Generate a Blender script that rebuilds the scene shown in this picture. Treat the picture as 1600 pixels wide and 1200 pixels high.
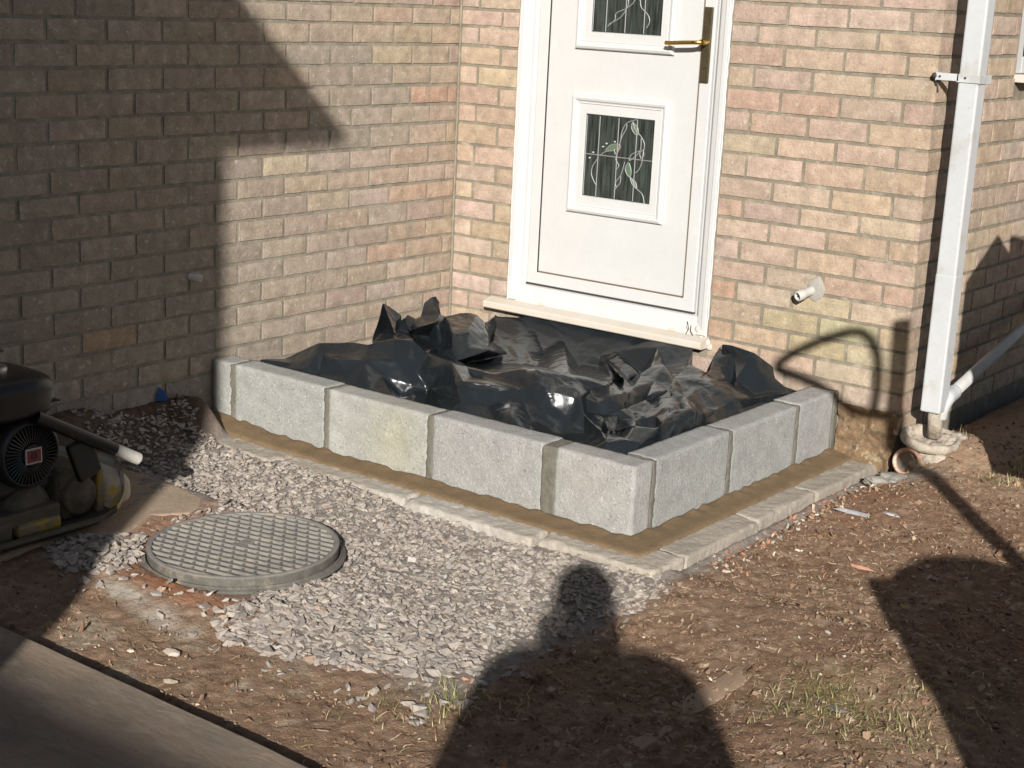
import bpy, bmesh, math, random, base64, zlib
import numpy as np
from mathutils import Vector, Matrix, Euler
from mathutils.geometry import delaunay_2d_cdt
for o in list(bpy.data.objects): bpy.data.objects.remove(o)
S = bpy.context.scene
COL = S.collection
rad = math.radians
# ---------------- camera, world, sun, exposure ----------------
cam = bpy.data.cameras.new("camera"); camo = bpy.data.objects.new("camera", cam); COL.objects.link(camo)
camo.location = (4.0267, -4.9326, 1.5684)
cam.sensor_width = 36; cam.lens = 2432.44/1600*36; cam.clip_start = 0.02; cam.clip_end = 500
cam.shift_x = 0.0013
camo.rotation_mode = 'QUATERNION'
camo.rotation_quaternion = (Matrix.Rotation(.6424,3,'Z') @ Matrix.Rotation(1.3247,3,'X') @ Matrix.Rotation(.0487,3,'Z')).to_quaternion()
S.camera = camo
SUN_EL, SUN_AZ = rad(21.2), rad(34.0)          # light travels towards (-sin az, cos az)
SD = Vector((-math.sin(SUN_AZ)*math.cos(SUN_EL), math.cos(SUN_AZ)*math.cos(SUN_EL), -math.sin(SUN_EL)))
W = bpy.data.worlds.new("World"); S.world = W; W.use_nodes = True
nt = W.node_tree; bg = nt.nodes['Background']
sky = nt.nodes.new('ShaderNodeTexSky'); sky.sky_type = 'NISHITA'; sky.sun_disc = False
sky.sun_elevation = SUN_EL; sky.sun_rotation = math.pi - SUN_AZ
sky.dust_density = 1.0; sky.ozone_density = 1.0; sky.air_density = 1.0
nt.links.new(sky.outputs[0], bg.inputs[0]); bg.inputs[1].default_value = 0.050
sl = bpy.data.lights.new("sun", 'SUN'); sl.energy = 4.6; sl.angle = rad(0.53); sl.color = (1.0, 0.955, 0.90)
so = bpy.data.objects.new("sun", sl); COL.objects.link(so); so.rotation_mode = 'QUATERNION'
so.rotation_quaternion = SD.to_track_quat('-Z', 'Y'); so.location = (10, -15, 10)
S.view_settings.view_transform = 'Standard'; S.view_settings.look = 'None'
S.view_settings.exposure = 0.56; S.view_settings.gamma = 1

# ---------------- helpers ----------------
rng = np.random.default_rng(7); random.seed(7)
def _h(ix, iy, iz, s):
    n = (ix.astype(np.int64)*374761393 + iy.astype(np.int64)*668265263 + iz.astype(np.int64)*2147483647 + s*974634777) & 0xffffffff
    n = ((n ^ (n >> 13))*1274126177) & 0xffffffff
    n = ((n ^ (n >> 16))*2246822519) & 0xffffffff
    return ((n ^ (n >> 15)) & 0xffffff)/float(0xffffff)
def vnoise(x, y, z=None, s=0):
    x = np.asarray(x, float); y = np.asarray(y, float); z = np.zeros_like(x) if z is None else np.asarray(z, float)
    fx, fy, fz = np.floor(x), np.floor(y), np.floor(z); tx, ty, tz = x-fx, y-fy, z-fz
    tx, ty, tz = [t*t*(3-2*t) for t in (tx, ty, tz)]
    r = 0
    for dx in (0, 1):
        for dy in (0, 1):
            for dz in (0, 1):
                w = (tx if dx else 1-tx)*(ty if dy else 1-ty)*(tz if dz else 1-tz)
                r = r + w*_h(fx+dx, fy+dy, fz+dz, s)
    return r*2-1
def fbm(x, y, z=None, s=0, o=4, g=.5):
    r = 0; a = 1; f = 1; t = 0
    z0 = 0 if z is None else z
    for k in range(o):
        r = r + a*vnoise(np.asarray(x)*f, np.asarray(y)*f, None if z is None else np.asarray(z)*f, s+k*17); t += a; a *= g; f *= 2.03
    return r/t
def sst(a, b, x):
    t = np.clip((np.asarray(x, float)-a)/(b-a), 0, 1); return t*t*(3-2*t)
def mesh_np(name, V, F, mats=(), parent=None, smooth=False, col=None, midx=None):
    """V Nx3, F list of lists or MxK array"""
    me = bpy.data.meshes.new(name); V = np.asarray(V, np.float32)
    if isinstance(F, np.ndarray):
        M, K = F.shape; me.vertices.add(len(V)); me.vertices.foreach_set('co', V.ravel())
        me.loops.add(M*K); me.loops.foreach_set('vertex_index', F.ravel().astype(np.int32))
        me.polygons.add(M); me.polygons.foreach_set('loop_start', (np.arange(M)*K).astype(np.int32))
        me.update(calc_edges=True)
    else:
        me.from_pydata([tuple(map(float, v)) for v in V], [], [list(map(int, f)) for f in F]); me.update()
    for m in mats: me.materials.append(m)
    if midx is not None: me.polygons.foreach_set('material_index', np.asarray(midx, np.int32))
    me.polygons.foreach_set('use_smooth', np.full(len(me.polygons), bool(smooth)))
    if col is not None:
        at = me.color_attributes.new('Col', 'FLOAT_COLOR', 'POINT')
        c = np.ones((len(V), 4), np.float32); c[:, :3] = col; at.data.foreach_set('color', c.ravel())
    me.validate(); o = bpy.data.objects.new(name, me); COL.objects.link(o)
    if parent: o.parent = parent
    return o
def empty(name, loc=(0, 0, 0), rz=0):
    o = bpy.data.objects.new(name, None); COL.objects.link(o); o.location = loc; o.rotation_euler = (0, 0, rz); o.empty_display_size = .1
    return o
def tag(o, label=None, cat=None, group=None, kind=None):
    if label: o['label'] = label
    if cat: o['category'] = cat
    if group: o['group'] = group
    if kind: o['kind'] = kind
    return o
def bm_obj(name, bm, mat, parent=None, smooth=False):
    me = bpy.data.meshes.new(name); bm.to_mesh(me); bm.free()
    for m in (mat if isinstance(mat, (list, tuple)) else [mat]): me.materials.append(m)
    if smooth:
        for p in me.polygons: p.use_smooth = True
    o = bpy.data.objects.new(name, me); COL.objects.link(o)
    if parent: o.parent = parent
    return o
def bx(bm, x0, x1, y0, y1, z0, z1, bev=0.0, seg=2, M=None):
    r = bmesh.ops.create_cube(bm, size=1); vs = r['verts']
    for v in vs: v.co = Vector(((x0+x1)/2+v.co.x*(x1-x0), (y0+y1)/2+v.co.y*(y1-y0), (z0+z1)/2+v.co.z*(z1-z0)))
    if bev > 0:
        es = list({e for v in vs for e in v.link_edges})
        rr = bmesh.ops.bevel(bm, geom=es, offset=bev, segments=seg, affect='EDGES', profile=.5)
        vs = list({v for f in rr['faces'] for v in f.verts} | {v for v in vs if v.is_valid})
    if M is not None:
        for v in vs: v.co = M @ v.co
    return vs
def tube(bm, pts, r, n=12, cap=True, rs=None):
    """sweep circle along polyline"""
    pts = [Vector(p) for p in pts]; rings = []
    up = Vector((0, 0, 1)); prev = None
    for i, p in enumerate(pts):
        t = (pts[min(i+1, len(pts)-1)]-pts[max(i-1, 0)]).normalized()
        if prev is None:
            a = t.cross(up) if abs(t.dot(up)) < .95 else t.cross(Vector((1, 0, 0)))
            a.normalize()
        else:
            a = (prev - t*prev.dot(t)); a.normalize()
        prev = a; b = t.cross(a); rr = rs[i] if rs else r
        rings.append([bm.verts.new(p+(a*math.cos(k*2*math.pi/n)+b*math.sin(k*2*math.pi/n))*rr) for k in range(n)])
    for i in range(len(rings)-1):
        for k in range(n): bm.faces.new((rings[i][k], rings[i][(k+1) % n], rings[i+1][(k+1) % n], rings[i+1][k]))
    if cap:
        bm.faces.new(rings[0][::-1]); bm.faces.new(rings[-1])
    return rings
def lathe(bm, prof, n=32, M=None):
    """prof list of (r,z); r==0 ends closed"""
    M = M or Matrix.Identity(4); rings = []
    for r, z in prof:
        if r <= 1e-6: rings.append([bm.verts.new(M @ Vector((0, 0, z)))])
        else: rings.append([bm.verts.new(M @ Vector((r*math.cos(2*math.pi*k/n), r*math.sin(2*math.pi*k/n), z))) for k in range(n)])
    for a, b in zip(rings[:-1], rings[1:]):
        if len(a) == 1 and len(b) == 1: continue
        for k in range(n):
            k2 = (k+1) % n
            if len(a) == 1: bm.faces.new((a[0], b[k2], b[k]))
            elif len(b) == 1: bm.faces.new((a[k], a[k2], b[0]))
            else: bm.faces.new((a[k], a[k2], b[k2], b[k]))
def spline(P, n=8):
    P = [Vector(p) for p in P]; out = []
    for i in range(len(P)-1):
        p0, p1, p2, p3 = P[max(i-1, 0)], P[i], P[i+1], P[min(i+2, len(P)-1)]
        for k in range(n):
            t = k/n
            out.append(.5*((2*p1)+(-p0+p2)*t+(2*p0-5*p1+4*p2-p3)*t*t+(-p0+3*p1-3*p2+p3)*t**3))
    out.append(P[-1]); return out
def align(p, d):
    return Matrix.Translation(p) @ Vector(d).to_track_quat('Z', 'Y').to_matrix().to_4x4()

# ---------------- materials ----------------
def mat(name, base=(.5, .5, .5), rough=.8, metal=0, var=0.0, vscale=20, bump=0.0, bscale=60, attr=False, spec=.5,
        spots=None, dirt=None, detail=6, stretch=None, coat=0):
    """base colour (or Col attribute) x procedural variation, bump noise at two scales"""
    m = bpy.data.materials.new(name); m.use_nodes = True; N = m.node_tree.nodes; L = m.node_tree.links
    b = N['Principled BSDF']; b.inputs['Roughness'].default_value = rough; b.inputs['Metallic'].default_value = metal
    b.inputs['Specular IOR Level'].default_value = spec
    if coat: b.inputs['Coat Weight'].default_value = coat
    tc = N.new('ShaderNodeTexCoord'); vec = tc.outputs['Object']
    if stretch:
        mp = N.new('ShaderNodeMapping'); mp.inputs['Scale'].default_value = stretch; L.new(vec, mp.inputs[0]); vec = mp.outputs[0]
    if attr:
        at = N.new('ShaderNodeAttribute'); at.attribute_name = 'Col'; c = at.outputs['Color']
    else:
        rg = N.new('ShaderNodeRGB'); rg.outputs[0].default_value = (*base, 1); c = rg.outputs[0]
    def noise(sc, det=detail, ro=.6, v=vec):
        n = N.new('ShaderNodeTexNoise'); n.inputs['Scale'].default_value = sc; n.inputs['Detail'].default_value = det
        n.inputs['Roughness'].default_value = ro; L.new(v, n.inputs['Vector']); return n.outputs[0]
    def ramp(src, a, b_, lo, hi):
        r = N.new('ShaderNodeMapRange'); r.inputs[1].default_value = a; r.inputs[2].default_value = b_
        r.inputs[3].default_value = lo; r.inputs[4].default_value = hi; L.new(src, r.inputs[0]); return r.outputs[0]
    if var > 0:
        f = ramp(noise(vscale), .3, .7, 1-var, 1+var)
        mx = N.new('ShaderNodeVectorMath'); mx.operation = 'SCALE'; L.new(c, mx.inputs[0]); L.new(f, mx.inputs['Scale']); c = mx.outputs[0]
        f = ramp(noise(vscale*9, 4, .7), .3, .7, 1-var*.8, 1+var*.8)
        mx = N.new('ShaderNodeVectorMath'); mx.operation = 'SCALE'; L.new(c, mx.inputs[0]); L.new(f, mx.inputs['Scale']); c = mx.outputs[0]
    for (sc, th, wd, colr, amt) in (spots or []):      # blotches / specks
        f = ramp(noise(sc, 5, .65), th, th+wd, 0, amt)
        mx = N.new('ShaderNodeMix'); mx.data_type = 'RGBA'; L.new(f, mx.inputs[0]); L.new(c, mx.inputs[6]); mx.inputs[7].default_value = (*colr, 1); c = mx.outputs[2]
    L.new(c, b.inputs['Base Color'])
    if bump > 0:
        n1 = noise(bscale, 8, .65); n2 = noise(bscale*6, 4, .6)
        ad = N.new('ShaderNodeMath'); ad.operation = 'MULTIPLY_ADD'; L.new(n2, ad.inputs[0]); ad.inputs[1].default_value = .45; L.new(n1, ad.inputs[2])
        bp = N.new('ShaderNodeBump'); bp.inputs['Strength'].default_value = 1; bp.inputs['Distance'].default_value = bump
        L.new(ad.outputs[0], bp.inputs['Height']); L.new(bp.outputs[0], b.inputs['Normal'])
    return m
M = {}
M['brick'] = mat('buff_brick', attr=True, rough=.92, var=.22, vscale=20, bump=.0034, bscale=95, spec=.2,
                 spots=[(85, .655, .03, (.11, .08, .055), .8), (34, .58, .08, (.54, .49, .42), .5), (55, .60, .06, (.24, .18, .13), .5), (13, .54, .15, (.21, .18, .14), .45)])
M['mortar'] = mat('sand_mortar', (.225, .198, .150), .95, var=.22, vscale=18, bump=.0018, bscale=90, spec=.2, spots=[(9, .55, .15, (.46, .42, .34), .5)])
M['pale_mortar'] = mat('lime_mortar', (.235, .21, .165), .95, var=.26, vscale=18, bump=.0018, bscale=90, spec=.2, spots=[(9, .52, .15, (.30, .26, .19), .6)])
M['block'] = mat('grey_concrete_block', attr=True, rough=.95, var=.14, vscale=16, bump=.0045, bscale=110, spec=.2,
                 spots=[(150, .58, .05, (.60, .59, .56), .6), (110, .62, .04, (.14, .135, .125), .7), (7, .56, .2, (.29, .27, .22), .35)])
M['joint'] = mat('grey_brown_mortar', (.165, .155, .125), .95, var=.15, vscale=30, bump=.004, bscale=120, spec=.2)
M['wetmortar'] = mat('damp_brown_mortar', (.195, .134, .075), .9, var=.16, vscale=16, bump=.0045, bscale=120, spec=.3, spots=[(40, .68, .1, (.36, .27, .16), .5)])
M['footing'] = mat('pale_concrete', attr=True, rough=.95, var=.12, vscale=12, bump=.006, bscale=70, spec=.2, spots=[(30, .60, .12, (.30, .25, .18), .5), (120, .66, .1, (.55, .52, .46), .4)])
M['soil'] = mat('soil', attr=True, rough=.97, var=.22, vscale=30, bump=.010, bscale=75, spec=.15, spots=[(120, .64, .07, (.33, .25, .17), .55), (75, .65, .06, (.045, .03, .018), .6)])
M['stone'] = mat('crushed_stone', attr=True, rough=.93, var=.12, vscale=60, bump=.002, bscale=250, spec=.2)
M['frag'] = mat('fragments', attr=True, rough=.95, var=.15, vscale=90, bump=.0015, bscale=300, spec=.2)
M['upvc'] = mat('white_upvc', (.525, .53, .52), .38, var=.025, vscale=7, bump=.0002, bscale=30, spots=[(5, .60, .16, (.70, .67, .58), .4), (150, .735, .02, (.30, .25, .18), .6)])
M['sill'] = mat('dusty_upvc', (.52, .48, .42), .55, var=.05, vscale=12, bump=.0004, bscale=60, spots=[(16, .52, .15, (.58, .48, .36), .5), (120, .68, .04, (.34, .27, .19), .6)])
M['seal'] = mat('brown_seal', (.16, .12, .08), .7)
M['gap'] = mat('rubber_gasket', (.035, .032, .028), .7)
M['pipe'] = mat('white_gloss_pvc', (.49, .505, .51), .30, var=.04, vscale=6, spots=[(9, .54, .1, (.37, .35, .30), .5), (60, .66, .05, (.25, .21, .16), .4), (200, .74, .02, (.35, .3, .22), .5)])
M['greypipe'] = mat('grey_pvc', (.40, .40, .38), .5, var=.1, vscale=20, spots=[(30, .6, .1, (.3, .26, .2), .5)])
M['cream'] = mat('weathered_cream_cement', (.43, .375, .305), .9, var=.2, vscale=25, bump=.007, bscale=60, spots=[(20, .52, .1, (.22, .165, .11), .7), (70, .6, .06, (.5, .46, .4), .5)])
M['clay'] = mat('clay_pipe', (.42, .23, .15), .8, var=.2, vscale=40, bump=.002, bscale=90, spots=[(30, .5, .1, (.65, .58, .48), .8)])
M['brass'] = mat('brass', (.62, .43, .14), .22, metal=1)
M['darkbrass'] = mat('dark_reflection_brass', (.115, .095, .055), .35, metal=.6, var=.2, vscale=40)  # polished brass; its dark reflection is put into the base colour
M['lead'] = mat('lead_strip', (.27, .28, .27), .5, metal=.2)
M['leafglass'] = mat('green_stained_glass', (.10, .15, .10), .2)
M['stub'] = mat('dull_grey_pvc', (.48, .47, .44), .5, var=.08, vscale=20)
M['redglass'] = mat('red_stained_glass', (.30, .06, .04), .2)
M['chip'] = mat('pale_pane_reflection', (.45, .48, .46), .1)  # pale colour standing in for reflections on the pane
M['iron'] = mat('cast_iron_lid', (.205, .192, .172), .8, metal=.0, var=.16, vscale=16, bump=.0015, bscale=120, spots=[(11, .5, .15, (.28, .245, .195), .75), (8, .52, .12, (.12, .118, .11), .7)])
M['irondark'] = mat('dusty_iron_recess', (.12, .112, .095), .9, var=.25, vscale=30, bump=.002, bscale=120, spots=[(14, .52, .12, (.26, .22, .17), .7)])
M['black'] = mat('black_painted_steel', (.012, .012, .013), .32, var=.2, vscale=30, spots=[(25, .6, .1, (.08, .07, .055), .5)])
M['blackplastic'] = mat('black_plastic', (.02, .02, .022), .45, spots=[(25, .6, .1, (.09, .08, .06), .5)])
M['dirtyyellow'] = mat('dirty_yellow_paint', (.30, .20, .03), .6, var=.15, vscale=25, bump=.0015, bscale=90, spots=[(22, .44, .1, (.16, .135, .10), .9)])
M['plate'] = mat('cement_crusted_yellow_steel', (.60, .40, .03), .65, var=.12, vscale=25, bump=.003, bscale=70, spots=[(14, .38, .12, (.52, .47, .38), .95)])
M['dirtysteel'] = mat('muddy_steel', (.085, .07, .05), .75, var=.3, vscale=30, bump=.002, bscale=80)
M['steel'] = mat('grey_steel', (.34, .33, .31), .35, metal=.8)
M['red'] = mat('red_badge', (.20, .02, .025), .4)
M['white'] = mat('white_letters', (.6, .6, .6), .5)
M['conduit'] = mat('scratched_white_pipe', (.42, .40, .36), .5, var=.15, vscale=40, spots=[(60, .6, .08, (.3, .26, .2), .7)])
M['blue'] = mat('blue_plastic', (.01, .12, .42), .4)
M['path'] = mat('smooth_path_concrete', (.285, .22, .162), .9, var=.13, vscale=5, bump=.0025, bscale=50, spec=.25, spots=[(4, .47, .12, (.17, .145, .12), .6), (14, .55, .1, (.32, .27, .21), .5), (90, .66, .05, (.12, .10, .08), .6)], stretch=(.6, 1.6, 1))
M['slab'] = mat('sandy_concrete', (.36, .27, .19), .95, var=.12, vscale=9, bump=.004, bscale=60, spots=[(14, .56, .12, (.28, .16, .09), .6)])
M['board'] = mat('weathered_timber', (.33, .23, .15), .9, var=.15, vscale=30, bump=.002, bscale=50, stretch=(8, 1, 1))
M['straw'] = mat('straw_and_roots', attr=True, rough=.85, spec=.2)
M['grass'] = mat('grass_blades', attr=True, rough=.7, spec=.3)
M['shade_caster'] = mat('brown_caster_timber', (.13, .08, .045), .85, var=.2, vscale=10, bump=.002, bscale=40)
M['render'] = mat('house_render', (.45, .40, .33), .95, var=.08, vscale=3)
M['roof'] = mat('roof_tiles', (.12, .08, .06), .9, var=.2, vscale=6)
M['bin'] = mat('green_bin_plastic', (.02, .05, .03), .5)
M['skin'] = mat('skin', (.45, .28, .2), .6)
M['jumper'] = mat('navy_jumper', (.02, .025, .05), .9)
M['jeans'] = mat('jeans', (.05, .07, .12), .9)
M['hair'] = mat('dark_hair', (.03, .02, .015), .7)
# obscured door glass
def glassmat():
    m = bpy.data.materials.new('obscured_door_glass'); m.use_nodes = True; N = m.node_tree.nodes; L = m.node_tree.links; b = N['Principled BSDF']
    tc = N.new('ShaderNodeTexCoord'); mp = N.new('ShaderNodeMapping'); mp.inputs['Scale'].default_value = (90, 1, 7); L.new(tc.outputs['Object'], mp.inputs[0])
    n = N.new('ShaderNodeTexNoise'); n.inputs['Scale'].default_value = 1; n.inputs['Detail'].default_value = 4; L.new(mp.outputs[0], n.inputs['Vector'])
    cr = N.new('ShaderNodeValToRGB'); cr.color_ramp.elements[0].position = .35; cr.color_ramp.elements[0].color = (.014, .018, .016, 1)
    cr.color_ramp.elements[1].position = .72; cr.color_ramp.elements[1].color = (.060, .072, .062, 1); L.new(n.outputs[0], cr.inputs[0]); L.new(cr.outputs[0], b.inputs['Base Color'])
    b.inputs['Roughness'].default_value = .12; b.inputs['Specular IOR Level'].default_value = .4
    n2 = N.new('ShaderNodeTexVoronoi'); n2.inputs['Scale'].default_value = 90; L.new(tc.outputs['Object'], n2.inputs['Vector'])
    bp = N.new('ShaderNodeBump'); bp.inputs['Distance'].default_value = .0015; bp.inputs['Strength'].default_value = .6; L.new(n2.outputs[0], bp.inputs['Height']); L.new(bp.outputs[0], b.inputs['Normal'])
    return m
M['glass'] = glassmat()
def sheetmat():
    m = bpy.data.materials.new('black_polythene'); m.use_nodes = True; N = m.node_tree.nodes; L = m.node_tree.links; b = N['Principled BSDF']
    tc = N.new('ShaderNodeTexCoord')
    def noise(sc, d=6):
        n = N.new('ShaderNodeTexNoise'); n.inputs['Scale'].default_value = sc; n.inputs['Detail'].default_value = d; n.inputs['Roughness'].default_value = .65; L.new(tc.outputs['Object'], n.inputs['Vector']); return n.outputs[0]
    cr = N.new('ShaderNodeValToRGB'); cr.color_ramp.elements[0].position = .62; cr.color_ramp.elements[0].color = (.014, .017, .0195, 1)
    cr.color_ramp.elements[1].position = .82; cr.color_ramp.elements[1].color = (.075, .073, .066, 1); L.new(noise(5.5, 9), cr.inputs[0]); L.new(cr.outputs[0], b.inputs['Base Color'])
    mr = N.new('ShaderNodeMapRange'); mr.inputs[1].default_value = .35; mr.inputs[2].default_value = .75; mr.inputs[3].default_value = .17; mr.inputs[4].default_value = .31
    L.new(noise(8), mr.inputs[0]); L.new(mr.outputs[0], b.inputs['Roughness']); b.inputs['Specular IOR Level'].default_value = .30
    bp = N.new('ShaderNodeBump'); bp.inputs['Distance'].default_value = .014; bp.inputs['Strength'].default_value = .55; L.new(noise(11, 2), bp.inputs['Height']); L.new(bp.outputs[0], b.inputs['Normal'])
    return m
M['sheet'] = sheetmat()

# ---------------- brick coursing (heights and joints read from the photo) ----------------
BEDS = [0, -.0675, -.1425, -.219, -.297, -.3735, -.4465, -.5315, -.6085, -.679, -.753, -.8315, -.9045, -.979, -1.0555, -1.129, -1.201, -1.276, -1.351, -1.426]
def bed(k):
    return 1.5 - .0745*k if k < 0 else 1.5+BEDS[k]
X1 = 2.0025
def wall_bricks(a_lo, a_hi, jodd, jeven, k0, k1, holes=(), cmin=.03):
    out = []
    for r in range(k0, k1+1):          # row r lies between bed r-1 (top) and bed r (bottom)
        zt, zb = bed(r-1), bed(r); j0 = jodd if r % 2 else jeven
        n0 = math.floor((a_lo-j0)/.225)-1; n1 = math.ceil((a_hi-j0)/.225)+1
        for n in range(n0, n1):
            a, b = max(j0+n*.225, a_lo), min(j0+(n+1)*.225, a_hi)
            if b-a < cmin: continue
            segs = [(a, b)]
            for (h0, h1, hz0, hz1) in holes:
                if zb < hz1-.01 and zt > hz0+.01:
                    ns = []
                    for (s, e) in segs:
                        if e <= h0 or s >= h1: ns.append((s, e)); continue
                        if s < h0-cmin: ns.append((s, h0))
                        if e > h1+cmin: ns.append((h1, e))
                    segs = ns
            for s, e in segs: out.append((s, e, zb, zt, r, n))
    return out
def brick_mesh(name, bricks, mapf, colf, mort, parent, seed, sharp_lo=None, sharp_hi=None, detail_rng=None):
    R = np.random.default_rng(seed); V = []; F = []; C = []; MI = []; nv = 0
    for (a, b, z0, z1, r, n) in bricks:
        near = detail_rng is None or (detail_rng[0] < (a+b)/2 < detail_rng[1] and z0 < 1.62)
        nu = max(3, int((b-a)/(.02 if near else .08))+1); nz = 5 if near else 3
        jl = .0062+R.uniform(-.0012, .002); jr = .0062+R.uniform(-.0012, .002)
        if sharp_lo is not None and a <= sharp_lo+1e-4: jl = 0
        if sharp_hi is not None and b >= sharp_hi-1e-4: jr = 0
        aa, bb = a+jl, b-jr; zz0, zz1 = z0+.0064+R.uniform(-.0015, .0015), z1-.0060+R.uniform(-.0015, .0015)
        tilt = R.uniform(-.0018, .0018); off = R.uniform(-.0006, .0012); tz = R.uniform(-.004, .004)*.5
        U, Z = np.meshgrid(np.linspace(0, 1, nu), np.linspace(0, 1, nz), indexing='ij')
        A = aa+(bb-aa)*U; ZZ = zz0+(zz1-zz0)*Z + tilt*(U-.5)*.8
        se = seed*31+r*97+n*13
        O = off + tz*(U-.5) + .0011*fbm(A*28, ZZ*28, None, se, 3)
        edge = np.minimum(np.minimum(U, 1-U)*(bb-aa), np.minimum(Z, 1-Z)*(zz1-zz0))
        onb = edge < 1e-6
        if jl == 0: onb = onb & ~(U < 1e-6)
        if jr == 0: onb = onb & ~(U > 1-1e-6)
        rag = .8*fbm(A*55+7, ZZ*55, None, se+5, 3)
        O = np.where(onb, O-.0012-.0016*np.clip(rag, 0, 1), O)
        dA = np.where(onb & ((U < 1e-6) | (U > 1-1e-6)), fbm(ZZ*70, A*3, None, se+9, 2)*.0016, 0)
        dZ = np.where(onb & ((Z < 1e-6) | (Z > 1-1e-6)), fbm(A*60, ZZ*3, None, se+11, 3)*.0016, 0)
        A2 = A+dA; Z2 = ZZ+dZ
        # inset second ring a touch for rounded arris
        front = mapf(A2.ravel(), O.ravel(), Z2.ravel())
        idx = np.arange(nu*nz).reshape(nu, nz)
        q = np.stack([idx[:-1, :-1], idx[1:, :-1], idx[1:, 1:], idx[:-1, 1:]], -1).reshape(-1, 4)
        ringi = np.concatenate([idx[:, 0], idx[-1, 1:], idx[-2::-1, -1], idx[0, -2:0:-1]])
        back = mapf(A2.ravel()[ringi], np.full(len(ringi), -.014), Z2.ravel()[ringi])
        bi = nu*nz+np.arange(len(ringi)); rn = np.roll(np.arange(len(ringi)), -1)
        s = np.stack([ringi[rn], ringi, bi, bi[rn]], -1)
        V.append(front); V.append(back); F.append(q+nv); F.append(s+nv)
        c = np.array(colf((a+b)/2, (z0+z1)/2, R, r, n)); C.append(np.tile(c, (nu*nz+len(ringi), 1)))
        MI += [0]*(len(q)+len(s)); nv += nu*nz+len(ringi)
    for (a, b, z0, z1) in mort:           # mortar slabs, joints slightly recessed
        P = [(a, -.0044, z0), (b, -.0044, z0), (b, -.0044, z1), (a, -.0044, z1), (a, -.11, z0), (b, -.11, z0), (b, -.11, z1), (a, -.11, z1)]
        P = np.array(P); V.append(mapf(P[:, 0], P[:, 1], P[:, 2])); C.append(np.tile((.3, .3, .3), (8, 1)))
        F.append(np.array([(0, 1, 2, 3), (5, 4, 7, 6), (4, 0, 3, 7), (1, 5, 6, 2), (3, 2, 6, 7), (4, 5, 1, 0)])+nv); MI += [1]*6; nv += 8
    o = mesh_np(name, np.concatenate(V), np.concatenate(F), [M['brick'], M['pale_mortar' if name == 'wing_wall' else 'mortar']], parent, col=np.concatenate(C), midx=MI)
    return o
PAL = [((.43, .315, .225), 5), ((.42, .325, .235), 5), ((.39, .295, .21), 4), ((.45, .345, .27), 4), ((.42, .295, .225), 4), ((.355, .27, .19), 3), ((.39, .265, .20), 1.6), ((.41, .325, .215), 1.1), ((.39, .32, .255), 4), ((.45, .35, .30), 3)]
PW = np.array([w for _, w in PAL]); PW = PW/PW.sum()
def pick(R):
    c = np.array(PAL[R.choice(len(PAL), p=PW)][0])*.40+np.array((.398, .312, .243))*.60; return c*R.uniform(.90, 1.10)*np.array([1, R.uniform(.97, 1.03), R.uniform(.93, 1.06)])

house = empty('brick_house', (0, 0, 0))
tag(house, 'buff brick house corner with a white front door, side wall and projecting wing', 'house')
bm = bmesh.new(); tube(bm, [(.0025+.0012*float(vnoise(np.array([z*30.]), np.array([1.]))[0]), -.0025, z) for z in np.arange(.0, 2.6, .02)], .0065, 6)
bm_obj('corner_pointing', bm, M['mortar'], house)
# wing wall on the left: plane x = 0, runs towards the camera
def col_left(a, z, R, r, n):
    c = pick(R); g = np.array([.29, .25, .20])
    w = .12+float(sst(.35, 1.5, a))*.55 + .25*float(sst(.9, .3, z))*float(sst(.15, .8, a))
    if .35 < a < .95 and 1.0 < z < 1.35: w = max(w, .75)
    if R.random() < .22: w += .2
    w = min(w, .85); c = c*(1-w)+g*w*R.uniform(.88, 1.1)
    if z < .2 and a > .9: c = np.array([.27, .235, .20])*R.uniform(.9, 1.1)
    for (ua, uz, cc) in MARKL:
        if abs(ua-a) < .115 and abs(uz-z) < .037: c = np.array(cc)
    return c
MARKL = [(.08, 1.16, (.41, .275, .20)), (.17, .79, (.41, .295, .215)), (.88, .93, (.43, .35, .25)), (.36, .55, (.39, .28, .21)), (.30, 1.30, (.39, .315, .22)), (1.74, .42, (.36, .26, .18))]
mapL = lambda a, o, z: np.stack([o, -a, z], -1)
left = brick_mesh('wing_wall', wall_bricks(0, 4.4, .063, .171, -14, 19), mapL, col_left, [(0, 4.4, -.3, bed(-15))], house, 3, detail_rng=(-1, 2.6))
# front wall with the door: plane y = 0
MARKD = [(1.28, 1.07, (.41, .34, .235)), (1.27, 1.24, (.40, .26, .20)), (1.28, 1.39, (.40, .275, .21)), (1.48, 1.21, (.42, .28, .21)), (1.27, .86, (.42, .285, .21)), (1.27, .57, (.42, .26, .18)), (1.45, .44, (.43, .30, .22)), (1.9, .66, (.42, .28, .21)), (1.78, .60, (.42, .29, .22)), (1.27, .42, (.43, .29, .2))]
def col_door(a, z, R, r, n):
    c = pick(R)*1.02
    for (ua, uz, cc) in MARKD:
        if abs(ua-a) < .1 and abs(uz-z) < .037: c = (np.array(cc)*.75+np.array((.398, .322, .252))*.25)*R.uniform(.95, 1.05)
    gx = math.exp(-(((a-1.72)/.26)**2+((z-.47)/.10)**2))      # algae below the overflow pipe
    gx *= R.uniform(.35, 1.1)
    return c*(1-.45*gx)+np.array([.33, .38, .15])*.45*gx
holes = [(.298, 1.228, .325, 2.45)]
mapD = lambda a, o, z: np.stack([a, -o, z], -1)
j_odd = (X1-.220) % .225; j_even = (X1-.1075) % .225
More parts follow.
